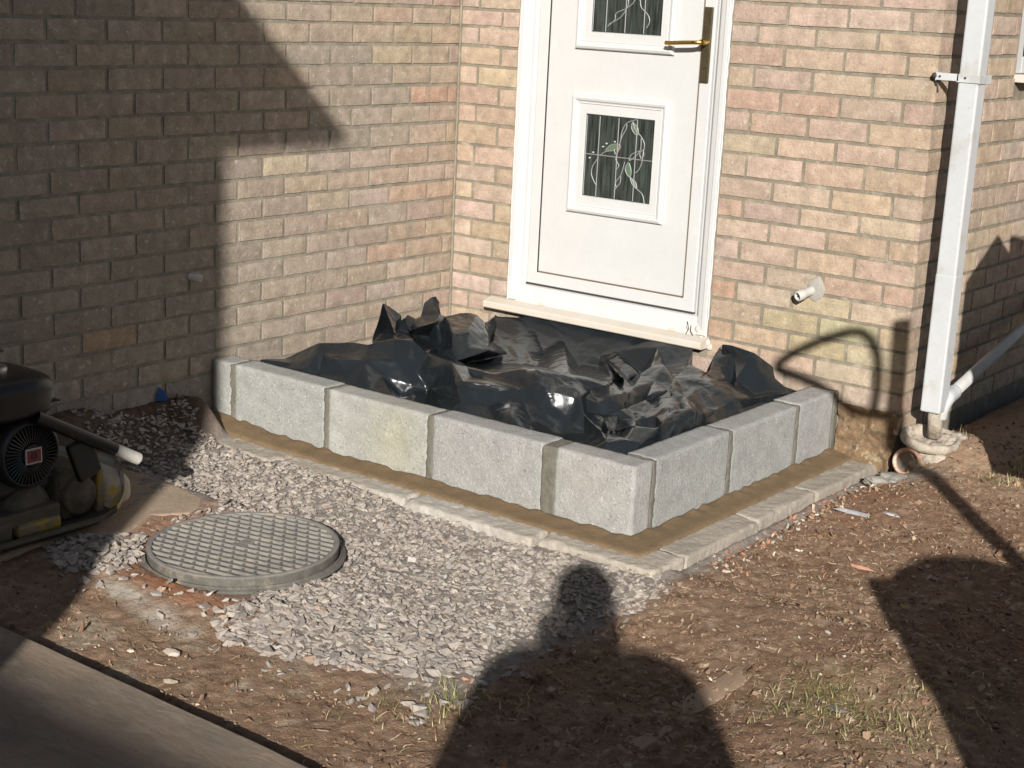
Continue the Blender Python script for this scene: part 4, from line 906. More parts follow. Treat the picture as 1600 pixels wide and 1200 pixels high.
# ---------------- things behind the viewer that shade the scene ----------------
def extr(name, poly, y0, y1, m, parent):       # polygon in x,z extruded along y
    bm = bmesh.new(); A = [bm.verts.new((x, y0, z)) for x, z in poly]; B = [bm.verts.new((x, y1, z)) for x, z in poly]; n = len(poly)
    for k in range(n): bm.faces.new((A[k], A[(k+1) % n], B[(k+1) % n], B[k]))
    bm.faces.new(A[::-1]); bm.faces.new(B); bmesh.ops.recalc_face_normals(bm, faces=bm.faces); return bm_obj(name, bm, m, parent)
YG = -5.6
def back(p, y):       # point on sunward plane y from a shadow point
    t = (p[1]-y)/SD.y; return Vector(p)-SD*t
e_in, e_out, rf1 = back((0, -1.24, .985), YG), back((0, -.655, 1.015), YG), back((0, -1.17, 1.48), YG)
nb = empty('neighbour_house', (0, YG-3, 0)); tag(nb, 'rendered neighbouring house with an overhanging tiled gable', 'house')
sl_ = (rf1.z-e_out.z)/(rf1.x-e_out.x); xr = -.6; zr = e_out.z+sl_*(xr-e_out.x)
local(extr('wall', [(e_in.x, -.05), (e_in.x, e_in.z), (xr, zr-.3), (2*xr-e_in.x, e_in.z), (2*xr-e_in.x, -.05)], YG-7, YG, M['render'], nb), nb)
local(extr('roof', [(e_out.x, e_out.z-.03), (e_out.x, e_out.z+.02), (xr, zr+.05), (2*xr-e_out.x, e_out.z+.02), (2*xr-e_out.x, e_out.z-.06), (2*xr-e_in.x+.002, e_in.z-.0), (xr, zr-.20), (e_in.x-.002, e_in.z)], YG-7.1, YG+.003, M['roof'], nb), nb)
fh = empty('terraced_house', (4, -16, 0)); tag(fh, 'long low terraced house across the garden behind the viewer', 'house')
ZF = .03+.362*12.0; YF = -2.985-.7727*12.0
local(boxobj('wall', -8, 16, YF-6.4, YF-.4, -.05, ZF-.1, M['render'], fh, 0), fh)
bm = bmesh.new(); A = [bm.verts.new(p) for p in ((-8.3, YF, ZF-.08), (16.3, YF, ZF-.08), (16.3, YF, ZF), (-8.3, YF, ZF), (-8.3, YF-3.4, ZF+1.15), (16.3, YF-3.4, ZF+1.15), (-8.3, YF-6.8, ZF), (16.3, YF-6.8, ZF), (-8.3, YF-6.8, ZF-.08), (16.3, YF-6.8, ZF-.08))]
for f in ((0, 1, 2, 3), (3, 2, 5, 4), (4, 5, 7, 6), (6, 7, 9, 8), (0, 8, 9, 1), (0, 3, 4, 6, 8), (1, 9, 7, 5, 2)): bm.faces.new([A[k] for k in f])
local(bm_obj('roof', bm, M['roof'], fh), fh)
# wheelie bin
pv = Vector((.829, .559, 0)); H_ = .98; c0 = Vector((2.437, -1.094, 0))-SD*(H_/-SD.z)*1.0
c0 = Vector((2.437, -1.094, .03))-SD*((H_-.06)/-SD.z)+Vector((.559, -.829, 0))*.30
wb = empty('wheelie_bin', (c0.x+.28*.829, c0.y+.28*.559, .03), math.atan2(.559, .829)); tag(wb, 'dark green wheelie bin with a domed lid behind the viewer', 'bin')
bm = bmesh.new(); vs = bx(bm, -.27, .27, -.30, .30, .06, .93, .03, 3)
for v in vs: k = .78+.22*(v.co.z/.93); v.co.x *= k; v.co.y *= k
bm_obj('bin_body', bm, M['bin'], wb)
bm = bmesh.new(); bx(bm, -.285, .285, -.32, .32, .915, H_-.03, .015, 3)
r_ = bmesh.ops.create_uvsphere(bm, u_segments=32, v_segments=16, radius=1)
for v in r_['verts']: v.co = Vector((v.co.x*.262, v.co.y*.30, .945+max(0, v.co.z)**.8*(H_+.135-.945)))
bm_obj('bin_lid', bm, M['bin'], wb)
for s in (-1, 1):
    bm = bmesh.new(); tube(bm, [(s*.19, -.26, .10), (s*.25, -.26, .10)], .10, 24); bm_obj('wheel', bm, M['gap'], wb)
# unseen boards on posts, added and shaped to cast the shade by the downpipe
fp = empty('shade_boards', (3.3, -.70, 0)); tag(fp, 'added timber boards on posts, out of view, shaped to cast shade by the downpipe', 'shade_caster')
for (a, b, z0, z1, z2) in ((2.785, 2.955, .41, 1.18, 1.44), (2.957, 3.055, .41, 1.44, 1.42), (3.058, 3.30, .42, 1.50, 1.60), (3.303, 3.55, .42, 1.62, 1.66), (3.553, 3.8, .42, 1.66, 1.62), (3.803, 4.05, .42, 1.64, 1.66), (4.053, 4.3, .42, 1.66, 1.7)):
    local(extr('caster_board', [(a, z0), (b, z0), (b, z2), (a, z1)], -.685, -.66, M['shade_caster'], fp), fp)
for x in (3.35, 4.2): local(boxobj('caster_post', x, x+.09, -.78, -.688, -.05, 1.5, M['shade_caster'], fp), fp)
# unseen bent bar and looped cable, added and shaped to cast shadows by the downpipe
def bk(p, t): return Vector(p)-SD*t
ph = [bk((1.976, 0, .552), 3.0), bk((1.984, 0, .30), 3.0), bk((1.992, 0, .12), 3.0), bk((2.19, -.168, .10), 2.9), bk((2.717, -.737, .10), 2.6), bk((3.1, -1.15, .05), 2.2), bk((3.9, -2.0, -.02), 0.0)]
bm = bmesh.new(); tube(bm, ph, .029, 14); hs = bm_obj('bent_shadow_bar', bm, M['shade_caster'], None, True)
tag(hs, 'added bent bar, out of view, shaped to cast the bent shadow on wall and soil', 'shadow bar')
lp = [(1.876+.03, .20), (1.912, .30), (1.905, .40), (1.876, .462), (1.83, .490), (1.77, .475), (1.703, .444), (1.64, .408), (1.584, .372), (1.535, .328), (1.54, .300), (1.605, .292), (1.70, .272), (1.748, .247), (1.80, .222), (1.862, .207), (1.95, .215), (2.02, .235)]
bm = bmesh.new(); tube(bm, spline([bk((x, 0, z), 3.4) for x, z in lp]+[bk((2.0, 0, .1), 3.05)], 6), .018, 10); o = bm_obj('cable_loop', bm, M['gap'], None, True); tag(o, 'loop of black cable, out of view, shaped to cast the looped shadow', 'cable')

# photographer
def skin_fig(name, verts, edges, m, parent=None, root=0, sub=2):
    me = bpy.data.meshes.new(name); me.from_pydata([v[0] for v in verts], edges, []); me.materials.append(m); o = bpy.data.objects.new(name, me); COL.objects.link(o)
    if parent: o.parent = parent
    md = o.modifiers.new('skin', 'SKIN'); md.use_smooth_shade = True
    for i, v in enumerate(verts):
        r = v[1]; me.skin_vertices[0].data[i].radius = (r, r) if not isinstance(r, tuple) else r; me.skin_vertices[0].data[i].use_root = (i == root)
    s = o.modifiers.new('sub', 'SUBSURF'); s.levels = sub; s.render_levels = sub; return o
pe = empty('person', (4.265, -5.225, .03), rad(36.0)); tag(pe, 'photographer standing with raised hands, seen only as a shadow', 'person')
V_ = [((0, 0, .93), (.155, .11)), ((0, 0, 1.12), (.145, .10)), ((0, .0, 1.30), (.165, .11)), ((0, 0, 1.42), (.08, .075)), ((0, .01, 1.48), .045), ((0, .02, 1.53), .050), ((0, .025, 1.60), (.074, .092)), ((0, .01, 1.67), (.06, .075))]
E_ = [(0, 1), (1, 2), (2, 3), (3, 4), (4, 5), (5, 6), (6, 7)]
for s in (-1, 1):
    b = len(V_); V_ += [((s*.20+.02, 0, 1.44), .062), ((s*.265+.02, .02, 1.24), .050), ((s*.295+.02, .05, 1.11), .043), ((s*.20, .15, 1.21), .040), ((s*.10, .25, 1.34), .029), ((s*.075, .285, 1.40), (.032, .018))]
    E_ += [(3, b), (b, b+1), (b+1, b+2), (b+2, b+3), (b+3, b+4), (b+4, b+5)]
    h = b+5
    for k, (dx, dl) in enumerate(((-.03, .055), (-.011, .068), (.009, .063), (.027, .05))):
        c = len(V_); V_ += [((s*(.075)+dx, .292, 1.425), .010), ((s*.075+dx-s*.004, .296, 1.425+dl*.6), .009), ((s*.075+dx-s*.012, .285, 1.425+dl), .008)]; E_ += [(h, c), (c, c+1), (c+1, c+2)]
    c = len(V_); V_ += [((s*.045, .275, 1.42), .012), ((s*.022, .272, 1.45), .010)]; E_ += [(h-0, c), (c, c+1)]
    c = len(V_); V_ += [((s*.10, 0, .84), .095), ((s*.11, .01, .48), .062), ((s*.115, -.01, .09), .045), ((s*.12, .15, .035), .036)]; E_ += [(0, c), (c, c+1), (c+1, c+2), (c+2, c+3)]
body = skin_fig('body', V_, E_, M['skin'], pe)
def sweepbody(name, chain, m, sub=2):
    return skin_fig(name, chain, [(i, i+1) for i in range(len(chain)-1)], m, pe, 0, sub)
V2 = [((0, 0, .90), (.165, .12)), ((0, 0, 1.12), (.158, .115)), ((0, 0, 1.30), (.178, .122)), ((0, 0, 1.435), (.10, .085)), ((0, .005, 1.47), (.055, .055))]; E2 = [(0, 1), (1, 2), (2, 3), (3, 4)]
for s in (-1, 1):
    b = len(V2); V2 += [((s*.205+.02, 0, 1.44), .076), ((s*.27+.02, .02, 1.24), .060), ((s*.30+.02, .05, 1.105), .053), ((s*.20, .15, 1.21), .048), ((s*.115, .235, 1.32), .038)]; E2 += [(3, b), (b, b+1), (b+1, b+2), (b+2, b+3), (b+3, b+4)]
skin_fig('jumper', V2, E2, M['jumper'], pe)
V3 = [((0, 0, .96), (.16, .12)), ((0, 0, .88), (.15, .115))]; E3 = [(0, 1)]
for s in (-1, 1): b = len(V3); V3 += [((s*.10, 0, .80), .10), ((s*.11, .01, .48), .072), ((s*.115, -.01, .10), .062)]; E3 += [(1, b), (b, b+1), (b+1, b+2)]
skin_fig('jeans', V3, E3, M['jeans'], pe)
bm = bmesh.new(); bmesh.ops.create_uvsphere(bm, u_segments=24, v_segments=16, radius=1)
for v in bm.verts: v.co = Vector((v.co.x*.083, v.co.y*.098-.005, max(v.co.z, -.35+.9*max(0, v.co.y))*.085+1.655))
bm_obj('hair', bm, M['hair'], pe, True)
for s in (-1, 1):
    bm = bmesh.new(); bmesh.ops.create_uvsphere(bm, u_segments=10, v_segments=8, radius=1, matrix=Matrix.Translation((s*.083, .01, 1.60)) @ Matrix.Diagonal((.010, .02, .032, 1))); bm_obj('ear', bm, M['skin'], pe, True)
bm = bmesh.new()
bmesh.ops.create_cone(bm, segments=8, radius1=.016, radius2=.006, depth=.045, matrix=Matrix.Translation((0, .118, 1.60)) @ Matrix.Rotation(rad(25), 4, 'X'))
bm_obj('nose', bm, M['skin'], pe, True)
# ---------------- crumpled black polythene sheet: fold corners (mm) and facets ----------------
FOLDS = [
    (118, -1201, 274), (182, -1132, 277), (312, -1096, 353), (394, -1018, 356), (482, -1031, 365), (554, -973, 386), (601, -923, 381), (661, -924, 355), (788, -952, 352), (876, -972, 352),
    (914, -975, 326), (977, -944, 339), (1087, -924, 374), (320, -1203, 277), (362, -1199, 292), (354, -1156, 325), (445, -1153, 327), (534, -1104, 332), (615, -1030, 331), (648, -974, 332),
    (856, -1025, 368), (368, -1126, 326), (410, -1090, 328), (257, -1172, 281), (374, -1201, 265), (379, -1162, 273), (499, -1155, 294), (599, -1084, 288), (675, -986, 299), (691, -1031, 259),
    (722, -981, 243), (660, -1057, 224), (793, -1026, 230), (958, -1129, 337), (1026, -1186, 296), (1071, -1053, 318), (1073, -1100, 272), (1119, -1047, 299), (1159, -1023, 292), (986, -1127, 347),
    (1133, -1001, 326), (1028, -1131, 328), (1226, -1176, 282), (165, -1203, 259), (254, -1203, 253), (376, -1203, 253), (545, -1203, 253), (660, -1203, 253), (771, -1203, 255), (880, -1203, 249),
    (994, -1203, 244), (1105, -1203, 241), (1206, -1203, 242), (1304, -1203, 244), (1355, -1203, 240), (1438, -1203, 232), (1517, -1203, 239), (1595, -1203, 242), (1668, -1196, 240), (1662, -1108, 235),
    (1662, -987, 237), (1662, -860, 237), (1662, -728, 234), (1662, -590, 233), (1662, -447, 234), (1662, -296, 235), (1662, -139, 231), (1668, -12, 238), (309, -762, 452), (484, -1015, 368),
    (533, -945, 395), (373, -730, 410), (383, -767, 400), (372, -816, 375), (362, -679, 403), (396, -672, 397), (385, -753, 365), (422, -745, 357), (392, -574, 465), (400, -634, 450),
    (433, -695, 415), (488, -653, 425), (433, -758, 375), (444, -659, 330), (553, -716, 335), (480, -611, 410), (540, -795, 410), (525, -718, 410), (491, -544, 412), (531, -488, 406),
    (569, -494, 389), (653, -572, 361), (740, -683, 338), (718, -825, 319), (580, -771, 308), (644, -771, 401), (651, -688, 397), (698, -753, 350), (677, -807, 354), (379, -685, 337),
    (545, -718, 323), (446, -731, 329), (288, -63, 312), (377, -36, 317), (347, -135, 276), (420, -146, 262), (591, -255, 241), (741, -387, 232), (655, -360, 219), (554, -579, 239),
    (419, -259, 254), (540, -301, 232), (411, -30, 333), (508, -30, 325), (524, -30, 340), (661, -12, 336), (830, -12, 340), (993, -12, 343), (1171, -12, 349), (705, -80, 274),
    (855, -125, 252), (1076, -258, 226), (661, -101, 268), (799, -195, 208), (1039, -275, 213), (878, -167, 211), (504, -78, 284), (617, -180, 233), (1035, -137, 219), (1081, -97, 319),
    (1116, -63, 324), (1213, -64, 327), (1236, -137, 294), (1165, -173, 278), (893, -98, 276), (1163, -90, 309), (1122, -134, 298), (1114, -908, 378), (1187, -814, 349), (1351, -833, 357),
    (1155, -990, 339), (1226, -987, 334), (1293, -981, 266), (1229, -1026, 288), (1353, -962, 278), (1313, -1028, 223), (1236, -1082, 265), (1378, -993, 230), (1499, -1080, 278), (1313, -939, 325),
    (1253, -991, 287), (1229, -617, 311), (1270, -611, 321), (1377, -786, 328), (1419, -822, 289), (1387, -899, 266), (1359, -890, 300), (1302, -887, 308), (1278, -817, 321), (1376, -858, 323),
    (1325, -906, 268), (1260, -497, 318), (1261, -430, 331), (1317, -437, 345), (1403, -524, 313), (1433, -597, 306), (1373, -654, 270), (1335, -655, 310), (1350, -545, 312), (1312, -261, 324),
    (1394, -287, 315), (1541, -379, 313), (1581, -384, 298), (1630, -486, 299), (1619, -559, 281), (1571, -581, 281), (1448, -514, 294), (1349, -413, 304), (1447, -407, 318), (1544, -479, 307),
    (1463, -460, 301), (1434, -805, 291), (1442, -712, 310), (1488, -653, 336), (1546, -677, 324), (1658, -782, 312), (1521, -706, 317), (1559, -714, 309), (1589, -758, 299), (1496, -773, 295),
    (1423, -861, 285), (1529, -842, 296), (1567, -881, 259), (1512, -879, 260), (1460, -944, 243), (1431, -879, 254), (1484, -859, 279), (1522, -1071, 280), (1591, -1037, 304), (1658, -1023, 305),
    (1664, -1107, 279), (1653, -1162, 244), (1605, -1179, 258), (1581, -1173, 283), (1622, -1132, 286), (1621, -930, 298), (1608, -877, 318), (1662, -830, 328), (1667, -818, 285), (1668, -835, 257),
    (1666, -913, 254), (1666, -962, 254), (1647, -970, 270), (1665, -918, 310), (1656, -744, 303), (1660, -728, 272), (1668, -773, 257), (1418, -871, 272), (1489, -990, 258), (1539, -1114, 276),
    (1434, -976, 250), (1380, -237, 304), (1343, -145, 328), (1329, -79, 362), (1371, -138, 388), (1409, -144, 360), (1453, -196, 286), (1445, -201, 264), (1412, -138, 391), (1507, -142, 380),
    (1559, -96, 333), (1600, -153, 306), (1639, -159, 289), (1664, -117, 272), (1657, -203, 273), (1579, -252, 268), (1490, -236, 301), (1497, -183, 350), (1546, -177, 331), (1527, -205, 317),
    (1595, -184, 304), (1435, -160, 342), (1411, -179, 321), (1641, -393, 289), (1647, -497, 263), (1648, -318, 286), (1635, -426, 259), (1648, -314, 263), (1235, -625, 308), (1415, -692, 287),
    (1668, -75, 260), (1478, -974, 253), (1477, -973, 252), (1131, -422, 258), (1436, -597, 310), (416, -702, 396), (417, -737, 361), (417, -737, 361), (1654, -186, 271), (1654, -189, 271),
    (1668, -75, 260), (1492, -1006, 262), (1542, -1111, 279), (1581, -1019, 300), (1586, -1028, 302), (1328, -790, 343), (1658, -782, 312), (1658, -784, 313), (1118, -346, 247), (1143, -317, 265),
    (73, -1126, 120), (137, -1057, 120), (267, -1021, 183), (349, -943, 186), (437, -956, 195), (439, -940, 198), (264, -687, 282), (328, -655, 240), (338, -692, 230), (317, -604, 233),
    (351, -597, 227), (388, -620, 245), (355, -559, 280), (347, -499, 295), (443, -578, 255), (435, -536, 240), (446, -469, 242), (486, -413, 236), (524, -419, 219), (243, -8, 142),
    (332, -8, 147), (366, -8, 163), (1193, -24, 157), (1216, -97, 124), (1374, -247, 145), (1360, -197, 134), (1323, -105, 158), (1309, -39, 192), (1351, -98, 218), (1392, -98, 221),
    (1487, -102, 210), (1539, -56, 163), (1580, -113, 136), (1619, -119, 120), (1644, -77, 120)]
FACETS = [
    (13, 14, 23), (13, 23, 44), (43, 44, 23), (24, 45, 25), (16, 22, 21), (2, 21, 22), (16, 21, 25), (15, 25, 21), (21, 2, 15), (13, 44, 45), (45, 24, 13), (14, 13, 24), (24, 25, 14), (25, 15, 14),
    (23, 14, 15), (1, 23, 15), (15, 2, 1), (26, 46, 47), (17, 26, 47), (47, 27, 17), (4, 17, 18), (3, 17, 4), (5, 70, 73), (68, 73, 70), (27, 47, 48), (48, 31, 27), (17, 27, 18), (5, 73, 69),
    (25, 45, 46), (46, 26, 25), (16, 25, 26), (26, 17, 16), (17, 3, 22), (2, 22, 3), (76, 77, 82), (75, 82, 255), (99, 77, 6), (6, 101, 99), (7, 100, 101), (82, 77, 257), (74, 82, 75), (84, 100, 94),
    (7, 94, 100), (100, 84, 83), (87, 83, 84), (85, 81, 87), (78, 79, 81), (50, 32, 49), (32, 30, 49), (30, 29, 31), (28, 29, 30), (19, 28, 7), (6, 19, 7), (101, 6, 7), (83, 87, 86), (80, 86, 87),
    (87, 81, 80), (81, 79, 80), (31, 48, 49), (27, 31, 29), (18, 27, 29), (29, 28, 18), (28, 19, 18), (19, 6, 18), (5, 18, 6), (6, 77, 5), (70, 5, 77), (77, 76, 70), (72, 76, 74), (68, 72, 71),
    (34, 39, 33), (90, 89, 96), (39, 34, 41), (39, 41, 35), (10, 9, 39), (97, 96, 95), (88, 95, 96), (96, 89, 88), (91, 110, 104), (52, 42, 36), (42, 37, 36), (35, 36, 37), (37, 40, 35), (11, 40, 12),
    (97, 93, 92), (110, 92, 111), (111, 105, 110), (104, 110, 105), (105, 103, 104), (102, 104, 103), (52, 36, 51), (34, 51, 36), (41, 34, 36), (36, 35, 41), (97, 92, 91), (96, 97, 91), (90, 96, 91), (91, 104, 90),
    (104, 102, 90), (146, 53, 54), (38, 146, 143), (140, 38, 143), (12, 140, 137), (137, 107, 12), (107, 127, 106), (127, 126, 106), (126, 113, 112), (150, 145, 142), (160, 157, 144), (144, 157, 149), (56, 147, 55), (145, 55, 147),
    (142, 145, 147), (147, 144, 142), (144, 149, 142), (150, 142, 149), (141, 150, 149), (138, 141, 149), (122, 138, 123), (119, 122, 123), (55, 145, 54), (146, 54, 145), (145, 150, 146), (143, 146, 150), (150, 141, 143), (140, 143, 141),
    (137, 140, 141), (141, 138, 137), (127, 107, 138), (138, 122, 127), (126, 127, 122), (113, 126, 122), (122, 119, 113), (42, 52, 53), (53, 146, 42), (146, 38, 42), (37, 42, 38), (40, 37, 38), (38, 140, 40), (140, 12, 40),
    (12, 107, 108), (107, 106, 108), (111, 108, 106), (105, 111, 106), (106, 126, 105), (103, 105, 126), (126, 112, 103), (51, 34, 50), (32, 50, 34), (34, 33, 32), (30, 32, 33), (20, 30, 33), (33, 39, 20), (39, 9, 20),
    (8, 20, 9), (98, 94, 93), (93, 97, 98), (97, 95, 98), (84, 98, 95), (84, 95, 85), (95, 88, 85), (202, 203, 57), (203, 219, 148), (219, 197, 220), (197, 155, 220), (155, 159, 156), (158, 156, 159), (159, 139, 158),
    (123, 138, 265), (217, 195, 190), (154, 181, 166), (153, 152, 124), (202, 57, 58), (58, 201, 202), (201, 204, 202), (203, 202, 204), (197, 219, 262), (197, 218, 251), (159, 155, 154), (154, 153, 159), (151, 139, 248), (124, 151, 248),
    (151, 124, 253), (120, 125, 151), (134, 116, 120), (196, 198, 193), (198, 264, 263), (192, 191, 193), (196, 193, 191), (166, 182, 168), (128, 161, 162), (199, 212, 205), (186, 183, 165), (165, 183, 254), (212, 60, 211), (163, 168, 164),
    (136, 163, 133), (129, 136, 130), (200, 59, 60), (60, 212, 200), (199, 205, 192), (191, 192, 205), (205, 206, 191), (189, 191, 206), (206, 186, 189), (186, 165, 189), (165, 182, 249), (165, 254, 182), (161, 167, 168), (162, 161, 168),
    (168, 163, 162), (163, 136, 162), (136, 129, 162), (129, 130, 117), (201, 58, 59), (59, 200, 201), (204, 201, 200), (198, 196, 195), (190, 195, 196), (181, 154, 190), (196, 191, 181), (152, 153, 167), (121, 152, 167), (167, 161, 121),
    (121, 161, 269), (128, 162, 129), (129, 117, 134), (116, 134, 117), (210, 61, 209), (213, 210, 209), (209, 208, 213), (187, 188, 207), (207, 184, 187), (169, 132, 177), (185, 214, 266), (216, 62, 215), (214, 185, 215), (215, 174, 214),
    (175, 214, 174), (174, 179, 175), (180, 175, 179), (178, 180, 179), (221, 170, 178), (209, 61, 62), (62, 216, 209), (208, 209, 216), (216, 215, 208), (215, 185, 208), (207, 208, 185), (207, 185, 267), (184, 207, 267), (175, 180, 184),
    (176, 184, 180), (177, 176, 180), (180, 178, 177), (169, 177, 178), (178, 170, 169), (132, 169, 170), (135, 132, 131), (118, 135, 131), (227, 226, 242), (226, 241, 242), (241, 225, 242), (64, 246, 244), (173, 244, 246), (239, 237, 236),
    (64, 244, 63), (173, 172, 171), (172, 236, 227), (226, 227, 236), (241, 226, 236), (236, 237, 241), (225, 241, 228), (247, 245, 243), (232, 231, 240), (245, 247, 234), (234, 259, 258), (231, 230, 240), (238, 240, 230), (229, 238, 230),
    (65, 247, 64), (246, 64, 247), (247, 243, 246), (173, 246, 243), (172, 173, 243), (243, 235, 172), (239, 236, 235), (235, 240, 239), (240, 238, 239), (237, 239, 238), (238, 229, 237), (228, 237, 229), (215, 62, 63), (174, 215, 63),
    (63, 244, 174), (244, 173, 174), (179, 174, 173), (173, 171, 179), (221, 178, 171), (171, 242, 221), (222, 221, 242), (242, 225, 222), (223, 222, 225), (224, 223, 225), (225, 228, 224), (211, 60, 61), (61, 210, 211), (210, 213, 211),
    (205, 212, 213), (206, 205, 213), (208, 207, 213), (188, 187, 206), (186, 206, 187), (187, 184, 186), (183, 186, 184), (176, 177, 183), (164, 183, 177), (163, 164, 177), (133, 163, 177), (177, 132, 133), (132, 135, 133), (136, 133, 135),
    (130, 136, 135), (135, 118, 130), (117, 130, 118), (57, 203, 56), (147, 56, 203), (203, 148, 147), (148, 220, 155), (155, 156, 160), (157, 160, 156), (156, 158, 157), (149, 157, 158), (138, 149, 158), (138, 158, 265), (125, 120, 123),
    (119, 123, 120), (120, 116, 119), (115, 119, 116), (212, 211, 213), (235, 243, 245), (100, 83, 99), (99, 101, 100), (190, 196, 181), (109, 93, 9), (93, 8, 9), (23, 1, 0), (0, 43, 23), (107, 137, 138), (153, 154, 167),
    (166, 167, 154), (212, 199, 200), (207, 188, 206), (206, 213, 207), (119, 115, 114), (114, 113, 119), (236, 172, 235), (182, 166, 249), (191, 189, 181), (247, 65, 66), (94, 7, 8), (30, 20, 28), (82, 256, 255), (121, 269, 268),
    (152, 121, 268), (151, 253, 120), (87, 84, 85), (98, 84, 94), (218, 194, 251), (159, 153, 248), (153, 124, 248), (139, 159, 248), (217, 190, 155), (190, 154, 155), (241, 237, 228), (110, 91, 92), (73, 68, 69), (171, 227, 242),
    (134, 128, 129), (184, 176, 183), (181, 189, 249), (189, 165, 249), (166, 181, 249), (193, 198, 263), (197, 262, 261), (40, 11, 10), (10, 39, 40), (35, 40, 39), (247, 66, 250), (66, 67, 250), (234, 247, 250), (259, 234, 250),
    (217, 155, 251), (155, 197, 251), (195, 217, 251), (252, 195, 251), (194, 252, 251), (198, 195, 252), (264, 198, 252), (152, 120, 253), (124, 152, 253), (70, 76, 72), (72, 68, 70), (22, 16, 17), (9, 10, 11), (11, 108, 109),
    (109, 9, 11), (108, 111, 109), (111, 92, 109), (194, 218, 204), (218, 197, 261), (256, 82, 257), (245, 234, 258), (227, 171, 172), (49, 30, 31), (164, 168, 254), (168, 182, 254), (183, 164, 254), (80, 75, 255), (86, 80, 255),
    (256, 86, 255), (83, 86, 257), (86, 256, 257), (99, 83, 257), (77, 99, 257), (94, 8, 93), (178, 179, 171), (235, 245, 258), (233, 232, 259), (240, 235, 258), (258, 259, 232), (232, 240, 258), (233, 259, 260), (250, 260, 259),
    (204, 218, 261), (203, 204, 261), (262, 203, 261), (219, 203, 262), (220, 148, 219), (20, 8, 7), (7, 28, 20), (82, 74, 76), (167, 166, 168), (199, 192, 263), (192, 193, 263), (204, 200, 264), (200, 199, 263), (263, 264, 200),
    (194, 204, 264), (252, 194, 264), (139, 151, 265), (151, 125, 265), (125, 123, 265), (158, 139, 265), (69, 4, 5), (18, 5, 4), (214, 175, 266), (93, 109, 92), (144, 147, 148), (155, 160, 148), (160, 144, 148), (266, 175, 267),
    (175, 184, 267), (185, 266, 267), (120, 152, 268), (128, 134, 269), (134, 120, 268), (268, 269, 134), (161, 128, 269), (108, 11, 12), (0, 270, 271), (0, 271, 1), (1, 271, 272), (1, 272, 2), (2, 272, 273), (2, 273, 3),
    (3, 273, 274), (3, 274, 4), (4, 274, 275), (4, 275, 69), (69, 275, 276), (69, 276, 68), (68, 276, 277), (68, 277, 71), (71, 277, 278), (71, 278, 72), (72, 278, 279), (72, 279, 74), (74, 279, 280), (74, 280, 75),
    (75, 280, 281), (75, 281, 80), (80, 281, 282), (80, 282, 79), (79, 282, 283), (79, 283, 78), (78, 283, 284), (78, 284, 81), (81, 284, 285), (81, 285, 85), (85, 285, 286), (85, 286, 88), (88, 286, 287), (88, 287, 89),
    (89, 287, 288), (89, 288, 90), (90, 288, 289), (90, 289, 102), (102, 289, 290), (102, 290, 103), (103, 290, 291), (103, 291, 112), (131, 292, 293), (131, 293, 132), (132, 293, 294), (132, 294, 170), (170, 294, 295), (170, 295, 221),
    (221, 295, 296), (221, 296, 222), (222, 296, 297), (222, 297, 223), (223, 297, 298), (223, 298, 224), (224, 298, 299), (224, 299, 228), (228, 299, 300), (228, 300, 229), (229, 300, 301), (229, 301, 230), (230, 301, 302), (230, 302, 231),
    (231, 302, 303), (231, 303, 232), (232, 303, 304), (232, 304, 233)]
